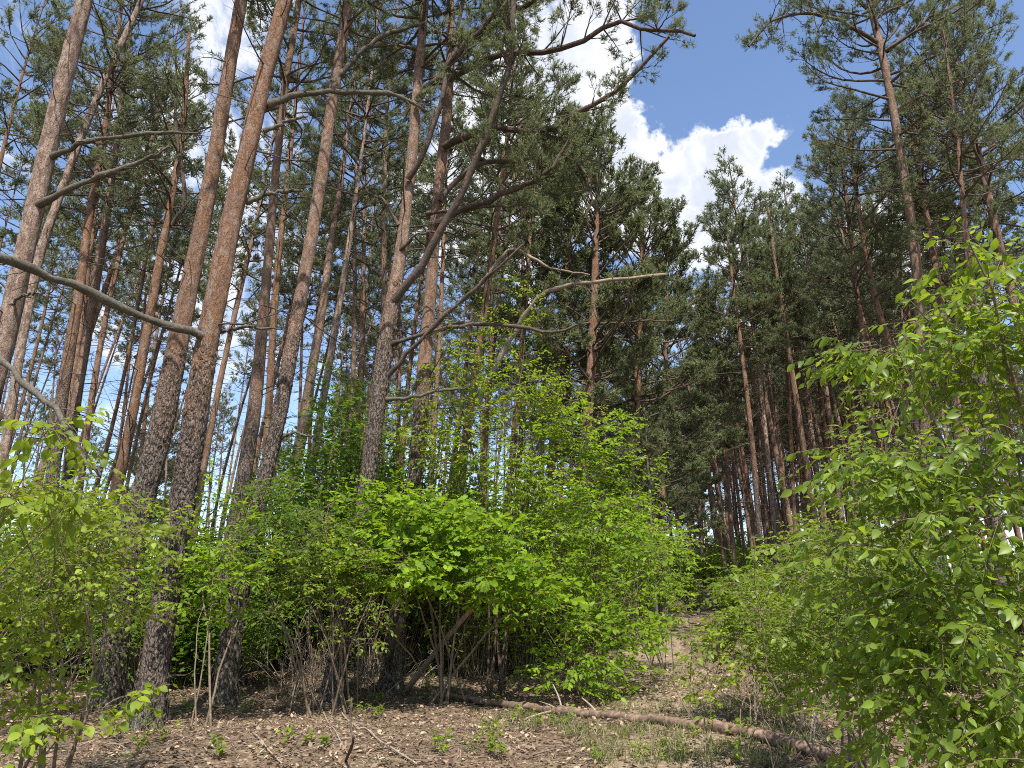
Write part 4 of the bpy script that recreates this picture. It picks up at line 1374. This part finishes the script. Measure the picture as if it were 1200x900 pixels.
BUSH = [proto_bush(301, OAKLEAF, 1.7, .95, 260), proto_bush(302, DARKLEAF, 2.2, 1.0, 300), proto_bush(303, HAZELLEAF, 1.4, .9, 240)]
YOUNG = [proto_bush(311, DARKLEAF, 4.6, 1.15, 420), proto_bush(312, OAKLEAF, 3.8, 1.1, 380), proto_bush(313, HAZELLEAF, 4.2, .95, 300)]
YG = 'young leafy trees under the pines in the middle of the view'
YL = 'young leafy tree growing among the pine trunks behind the bright oak bush'
for px, Y, k in ((345, 16, 0), (385, 18, 0), (420, 16.5, 0), (450, 19, 1), (485, 17, 0), (520, 18.5, 0), (545, 16, 2), (590, 19, 1), (650, 22, 0), (720, 21, 0), (560, 22, 0), (470, 24, 0), (400, 26, 0), (745, 26, 0), (398, 14.5, 0), (440, 15.2, 0), (475, 15, 0), (610, 15.5, 2), (655, 16.5, 1), (555, 14.8, 2), (25, 13, 2), (70, 15, 0), (120, 14.5, 2), (165, 17, 0), (215, 14.5, 0), (250, 15.5, 2), (310, 15, 0), (-15, 17, 0), (95, 20, 0)):
    x = wx(px, Y) * 1.02
    root = thing('young_tree', ('dark-leaved', 'fresh-green', 'yellow-green')[k] + ' young tree ' + seen(px, BUSH_GAPS), 'young tree', (x, Y, float(gz(x, Y))), YG)
    root.rotation_euler = (0, 0, rng.uniform(0, 6.28))
    s = rng.uniform(.8, 1.15) if px > 340 else rng.uniform(.6, .85)
    root.scale = (s * 1.1, s * 1.1, s)
    link('stem', YOUNG[k][0], root)
    fo = link('foliage', YOUNG[k][1], root)
    fo['kind'] = 'stuff'
for px, Y, k in ((10, 16, 1), (20, 15, 1), (75, 17, 2), (-20, 19, 1), (130, 16, 1), (190, 15, 1), (230, 19, 2), (300, 17, 1), (350, 20, 1), (160, 23, 2), (60, 24, 1), (280, 25, 1), (400, 24, 2), (10, 29, 1),
                 (460, 19, 1), (520, 20, 0), (570, 18, 1), (620, 17, 0), (660, 20, 1), (120, 31, 2), (210, 32, 1), (330, 32, 2), (440, 32, 1), (540, 30, 1), (640, 27, 1), (710, 22, 0), (735, 27, 1), (760, 33, 0),
                 (795, 36, 0), (790, 44, 1), (860, 26, 0), (885, 22, 2), (915, 24, 0), (845, 36, 1), (880, 34, 1), (930, 30, 1), (955, 21, 0), (975, 27, 2), (1000, 19, 1), (1030, 24, 0), (1080, 20, 1), (1120, 23, 0), (1160, 18, 1),
                 (1200, 20, 0), (1240, 17, 1), (1050, 30, 1), (1105, 33, 2), (1180, 30, 1), (990, 38, 1), (920, 42, 1), (860, 46, 0), (1230, 27, 2), (905, 17, 2), (945, 15, 0), (1010, 14, 1), (1070, 13, 2),
                 (80, 38, 1), (160, 40, 1), (240, 42, 2), (320, 44, 1), (20, 41, 1), (400, 46, 1), (-40, 36, 2), (500, 44, 1), (600, 40, 1), (205, 12.5, 1), (235, 13.5, 1), (310, 13, 1), (180, 17, 1), (265, 16, 1), (100, 14, 1), (50, 13.5, 1), (330, 23, 1), (250, 27, 1), (90, 21, 1), (40, 21, 1)) + tuple((640 + (j * 61.7) % 420, 48 + (j * 11.3) % 46, (1, 0, 1, 2)[j % 4]) for j in range(46)) + tuple((770 + j * 7.5, 88 + (j * 5.3) % 16, (1, 0)[j % 2]) for j in range(14)):
    x = wx(px, Y) * 1.02
    root = thing('low_bush', ('low green bush under the pines ' if Y < 27 else 'small far bush deep in the forest ') + seen(px, BUSH_GAPS), 'bush', (x, Y, float(gz(x, Y))), UG)
    root.rotation_euler = (0, 0, rng.uniform(0, 6.28))
    s = rng.uniform(.75, 1.2) * (1.7 if Y > 45 else 1.0)
    root.scale = (s * rng.uniform(.9, 1.3), s * rng.uniform(.9, 1.3), s)
    link('stem', BUSH[k][0], root)
    fo = link('foliage', BUSH[k][1], root)
    fo['kind'] = 'stuff'


# ------------------------------------------------------------------ dead wood on the ground
def gline(pp, K, lift):
    q = np.array([gp(a, b) for a, b in pp])
    L = smooth_line(q, K)
    L[:, 2] = gz(L[:, 0], L[:, 1]) + lift
    return L


def stick(name, label, cat, L, r0, r1, mat, group=None, n=7, stubs=0, seed=0, cap=True):
    rng = np.random.default_rng(seed)
    B = L[0].copy()
    L = L - B
    K = len(L)
    mb = MB()
    rr = np.linspace(r0, r1, K) * (1 + .09 * rng.normal(size=K))
    mb.tubes(L, rr, n, cap=cap)
    mb.tubes(L[1::-1], rr[1::-1], n, cap=True)
    o = mb.build(name, mat)
    o.location = B
    o['label'] = label
    o['category'] = cat
    if group:
        o['group'] = group
    return o


a, b = gp(972, 894), gp(514, 819)
K = 110
t = np.linspace(0, 1, K)[:, None]
LG_ = a * (1 - t) + b * t
LG_[:, 2] = np.maximum(gz(LG_[:, 0], LG_[:, 1]), np.linspace(a[2], b[2], K) - .02) + np.linspace(.06, .06, K)
LG_ += np.stack([np.zeros(K), .05 * np.sin(np.linspace(0, 6, K)), .012 * np.sin(np.linspace(0, 11, K))], -1)
log_root = thing('fallen_log', 'long thin fallen pine log lying across the bare ground in front', 'log', a)
mb = MB()
rr = np.linspace(.070, .044, K) * (1 + .06 * np.random.default_rng(5).normal(size=K))
mb.tubes(LG_ - a, rr * .92, 14, cap=True)
lv = mb.v[0]
lv += 0.016 * np.stack([fbm(lv * 9 + k_ * 31, 3) for k_ in range(3)], -1)
mb.tubes((LG_ - a)[1::-1], rr[1::-1] * .98, 14, cap=True)
mb.build('trunk', LOGWOOD, log_root)
for (px, py, qx, qy, r) in ((660, 835, 648, 802, .013), (655, 838, 632, 822, .011), (703, 850, 682, 818, .016), (650, 845, 615, 865, .016), (640, 838, 640, 825, .008), (770, 866, 776, 850, .009), (720, 858, 735, 870, .01)):
    d = np.argmin(np.abs(LG_[:, 0] / LG_[:, 1] - gp(px, py)[0] / gp(px, py)[1]))
    p0 = LG_[d]
    p1 = at(qx, qy, p0[1] + (.25 if qy < py else -.3))
    p1[2] = max(p1[2], float(gz(p1[0], p1[1])) + .02)
    mb = MB()
    mb.tubes(smooth_line([p0 - a, (p0 + p1) * .5 - a + np.array([.01, 0, .01]), p1 - a], 7), np.linspace(r, r * .6, 7), 7, cap=True)
    mb.build('branch_stub', PALEWOOD, log_root)

# leaning and broken poles in the thicket
p0, p1 = gp(474, 812), at(562, 702, 10.6)
stick('dead_pole', 'pale dead pole leaning up to the right under the bright oak bush', 'dead pole', smooth_line([p0, (p0 + p1) / 2 + np.array([0, 0, .03]), p1], 14), .05, .034, PALEWOOD, seed=1)
p0, p1 = gp(455, 800), at(470, 726, 10.2)
stick('dead_pole', 'short grey broken stem standing left of the pale leaning pole', 'dead pole', smooth_line([p0, (p0 + p1) / 2 + np.array([-.05, 0, .0]), p1], 10), .05, .042, DEADWOOD, seed=2)
p0, p1 = gp(757, 700), at(755, 478, 21.0)
p0 = np.array([p1[0] + .05, 21.0, float(gz(p1[0], 21.0))])
stick('dead_pole', 'slim grey dead stem standing upright before the bushy pines', 'dead pole', smooth_line([p0, (p0 + p1) / 2, p1], 16), .05, .03, DEADWOOD, seed=3)
p0, p1 = gp(405, 893), at(412, 818, 6.6)
stick('broken_twig', 'dark crooked twig sticking up from the leaf litter in front', 'twig', smooth_line([p0, at(414, 868, 6.55), at(411, 850, 6.6), p1], 14), .014, .008, LIMB, seed=4)
stick('fallen_stick', 'long pale stick lying in the litter left of the dark upright twig', 'stick', gline([(372, 790), (400, 838), (440, 868), (488, 900)], 22, .03), .013, .010, PALEWOOD, seed=5)
stick('fallen_stick', 'short pale stick beside the long pale stick', 'stick', gline([(372, 818), (392, 858), (408, 890)], 16, .025), .010, .006, PALEWOOD, seed=6)
stick('fallen_stick', 'bare stick in the litter right of the thick nearest pine', 'stick', gline([(296, 862), (312, 880), (330, 898)], 12, .025), .010, .007, PALEWOOD, seed=7)
SG = 'sticks scattered on the leaf litter'
rs = np.random.default_rng(9)
for i in range(115):
    px, py = rs.uniform(30, 960), rs.uniform(800, 897)
    g0 = gp(px, py)
    aa = rs.uniform(0, 3.14)
    ln = rs.uniform(.2, 1.0)
    pts = np.array([g0 + np.array([math.cos(aa), math.sin(aa), 0]) * ln * k + np.array([rs.normal(0, .03), rs.normal(0, .03), 0]) for k in (-.5, 0, .5)])
    L = smooth_line(pts, 8)
    L[:, 2] = gz(L[:, 0], L[:, 1]) + rs.uniform(.012, .05)
    stick('fallen_stick', 'thin fallen stick scattered on the leaf litter of the clearing', 'stick', L, rs.uniform(.004, .010), .003, (PALEWOOD, DEADWOOD, TWIGWOOD)[i % 3], SG, n=5, seed=20 + i)


# dry tangle of bare shrubs
def dry_shrub(label, base, n, hgt, spread, seed, mat=PALEWOOD):
    rng = np.random.default_rng(seed)
    B = np.array([base[0], base[1], float(gz(*base))])
    root = thing('dry_shrub', label, 'dry shrub', B)
    K = 9
    az = rng.uniform(0, 6.28, n)
    L = hgt * rng.uniform(.45, 1.1, n)
    el = np.radians(rng.uniform(45, 85, n))[:, None] - np.linspace(0, 1, K)[None] ** 1.5 * rng.uniform(.1, 1.4, (n, 1)) + rng.normal(0, .12, (n, K)).cumsum(1)
    a = az[:, None] + rng.normal(0, .2, (n, K)).cumsum(1)
    st = np.stack([np.cos(el) * np.cos(a), np.cos(el) * np.sin(a), np.sin(el)], -1) * (L / (K - 1))[:, None, None]
    P = np.zeros((n, K, 3))
    P[:, 0] = np.stack([rng.normal(0, spread, n), rng.normal(0, spread * .6, n), np.full(n, -.04)], -1)
    P[:, 1:] = P[:, :1] + np.cumsum(st[:, 1:], 1)
    mb = MB()
    mb.tubes(P, rng.uniform(.004, .011, n)[:, None] * np.linspace(1, .3, K)[None], 5)
    M = n * 5
    bi = np.repeat(np.arange(n), 5)
    i = rng.integers(3, K - 1, M)
    d = nrm(nrm(P[bi, i + 1 - (i == K - 1)] - P[bi, i - 1]) + rng.normal(0, .6, (M, 3)))
    l = rng.uniform(.12, .5, M)
    u = np.linspace(0, 1, 5)
    Q = P[bi, i][:, None] + d[:, None] * (l[:, None] * u)[..., None] + rng.normal(0, .018, (M, 5, 3)).cumsum(1) * (u > 0)[None, :, None]
    mb.tubes(Q, np.full((M, 5), .0028) * np.linspace(1, .5, 5), 4)
    tw = mb.build('twig', mat, root)
    tw['kind'] = 'stuff'
    return root


def gxy(px, py):
    g = gp(px, py)
    return (float(g[0]), float(g[1]))


dry_shrub('tangle of dry bare twigs standing right of the dark leaning pine', gxy(345, 815), 20, 1.5, .3, 401)
dry_shrub('tangle of dry bare twigs at the left end of the bright oak bush', gxy(415, 805), 24, 1.4, .32, 402)
dry_shrub('bare brown twigs standing under the middle of the bright oak bush', gxy(505, 786), 14, 1.2, .4, 403, TWIGWOOD)
dry_shrub('bare thin stems standing under the fresh-green thicket by the log tip', gxy(610, 788), 12, 1.1, .4, 404, TWIGWOOD)
dry_shrub('dry bare stems in front of the grey-green bush on the left', gxy(60, 830), 14, 1.5, .4, 405)
dry_shrub('low dense tangle of dry twigs left of the pale leaning pole', gxy(450, 806), 34, .8, .45, 407)
dry_shrub('low dense tangle of dry twigs between the two dry tangles near the dark leaning pine', gxy(380, 812), 34, .9, .45, 408)
dry_shrub('dead twigs poking from the undergrowth right of the log', gxy(940, 870), 12, 1.0, .4, 406)

# ------------------------------------------------------------------ litter, grass, seedlings
rl = np.random.default_rng(55)


def scatter(n, y0, y1, halfw=.78):
    y = np.sqrt(rl.uniform(y0 * y0, y1 * y1, n))
    x = rl.uniform(-halfw, halfw, n) * y
    return x, y


mb = MB()
x, y = scatter(50000, 4.0, 15.0)
z = gz(x, y) + rl.uniform(.004, .03, len(x))
Xd = np.stack([rl.normal(size=len(x)), rl.normal(size=len(x)), rl.normal(0, .25, len(x))], -1)
Nn = nrm(np.array([0, 0, 1.]) + rl.normal(0, .35, (len(x), 3)))
mb.leaves(np.stack([x, y, z], -1), Xd, Nn, .018 + .066 * rl.uniform(0, 1, len(x)) ** 1.7, LEAF_DEAD)
x, y = scatter(9000, 15.0, 34.0)
z = gz(x, y) + rl.uniform(.004, .03, len(x))
Xd = np.stack([rl.normal(size=len(x)), rl.normal(size=len(x)), rl.normal(0, .25, len(x))], -1)
Nn = nrm(np.array([0, 0, 1.]) + rl.normal(0, .35, (len(x), 3)))
mb.leaves(np.stack([x, y, z], -1), Xd, Nn, rl.uniform(.06, .12, len(x)), LEAF_DEAD)
lit = mb.build('leaf_litter', DEADLEAF)
lit['kind'] = 'stuff'
lit['label'] = 'dry brown fallen leaves covering the forest floor'

mb = MB()
x, y = scatter(8000, 4.0, 13.0)
aa = rl.uniform(0, 3.14, len(x))
ln = rl.uniform(.04, .34, len(x))
d = np.stack([np.cos(aa), np.sin(aa), rl.normal(0, .12, len(x))], -1) * ln[:, None] * .5
p = np.stack([x, y, gz(x, y) + .018], -1)
mb.tubes(np.stack([p - d, p + rl.normal(0, .008, p.shape), p + d], 1), rl.uniform(.0015, .0052, len(x))[:, None] * np.ones((1, 3)), 3)
x, y = scatter(16000, 4.0, 11.0)
aa = rl.uniform(0, 6.28, len(x))
ln = rl.uniform(.03, .10, len(x))
d = np.stack([np.cos(aa), np.sin(aa), rl.normal(0, .25, len(x))], -1) * ln[:, None] * .5
sdv = np.stack([-np.sin(aa), np.cos(aa), 0 * aa], -1) * .0022
p = np.stack([x, y, gz(x, y) + rl.uniform(.012, .03, len(x))], -1)
V = np.stack([p - d - sdv, p - d + sdv, p + d + sdv, p + d - sdv], 1)
mb.add(V.reshape(-1, 3), np.arange(len(x) * 4).reshape(-1, 4), 1)
tl = mb.build('twig_litter', [TWIGWOOD, DEADLEAF])
tl['kind'] = 'stuff'
tl['label'] = 'small broken twigs strewn over the fallen leaves'

# grass in loose patches near the path and the log
mb = MB()
n = 750
pp = []
while len(pp) < n:
    px, py = rl.uniform(480, 960), rl.uniform(735, 899)
    g = gp(px, py)
    if vnoise(np.array([[g[0] * .9, g[1] * .9, 3.3]]))[0] + (.35 if px > 700 else -.15) > .05:
        pp.append(g)
pp = np.array(pp)
B_ = 18
c = np.repeat(pp, B_, 0)
c[:, :2] += rl.normal(0, .045, (len(c), 2))
c[:, 2] = gz(c[:, 0], c[:, 1])
h = rl.uniform(.03, .14, len(c))
bend = rl.normal(0, .5, (len(c), 2)) * h[:, None]
sdv = np.stack([rl.normal(size=len(c)), rl.normal(size=len(c)), 0 * h], -1)
sdv = nrm(sdv) * .0035
midp = c + np.stack([bend[:, 0] * .35, bend[:, 1] * .35, h * .6], -1)
tip = c + np.stack([bend[:, 0], bend[:, 1], h * .92], -1)
V = np.stack([c - sdv, c + sdv, midp + sdv * .7, midp - sdv * .7, tip], 1)
k5 = np.arange(len(c)) * 5
mb.add(V.reshape(-1, 3), np.stack([k5, k5 + 1, k5 + 2, k5 + 3], -1))
mb.f.append((np.stack([k5 + 3, k5 + 2, k5 + 4], -1), 0))
gr = mb.build('grass', GRASSBLADE)
gr['kind'] = 'stuff'
gr['label'] = 'thin short grass growing along the path and round the fallen log'

SGp = 'small green seedlings on the forest floor'
for i, (px, py) in enumerate(((260, 888), (165, 885), (520, 885), (588, 830), (515, 880), (575, 870), (640, 815), (600, 805), (500, 800), (440, 825), (290, 835), (700, 800), (740, 815), (770, 800), (860, 895), (810, 880), (705, 895), (350, 770), (590, 890), (255, 765)) + tuple((60 + (j * 137.3) % 880, 790 + (j * 41.7) % 108) for j in range(34))):
    g = gp(px, py)
    root = thing('seedling', 'small green seedling growing out of the leaf litter', 'seedling', g, SGp)
    rr_ = np.random.default_rng(500 + i)
    nst = rr_.integers(3, 7)
    az = rr_.uniform(0, 6.28, nst)
    hh = rr_.uniform(.08, .26, nst)
    foot = np.zeros((nst, 3))
    foot[:, :2] = rr_.normal(0, .03, (nst, 2))
    tip = foot + np.stack([np.cos(az) * hh * .45, np.sin(az) * hh * .45, hh], -1)
    mid = (foot + tip) / 2 + np.array([0, 0, .02])
    mb = MB()
    mb.tubes(np.stack([foot, mid, tip], 1), np.full((nst, 3), .0018), 4)
    mb.build('stem', TWIGWOOD, root)
    ti = np.repeat(np.arange(nst), 6)
    s = rr_.uniform(.35, 1, len(ti))[:, None]
    p = foot[ti] * (1 - s) + tip[ti] * s
    mb = MB()
    mb.leaves(p, rr_.normal(size=(len(ti), 3)) * np.array([1, 1, .3]), nrm(np.array([0, 0, 1.]) + rr_.normal(0, .35, (len(ti), 3))), rr_.uniform(.035, .075, len(ti)), LEAF_OVATE)
    fo = mb.build('foliage', (OAKLEAF, HAZELLEAF)[i % 2], root)
    fo['kind'] = 'stuff'
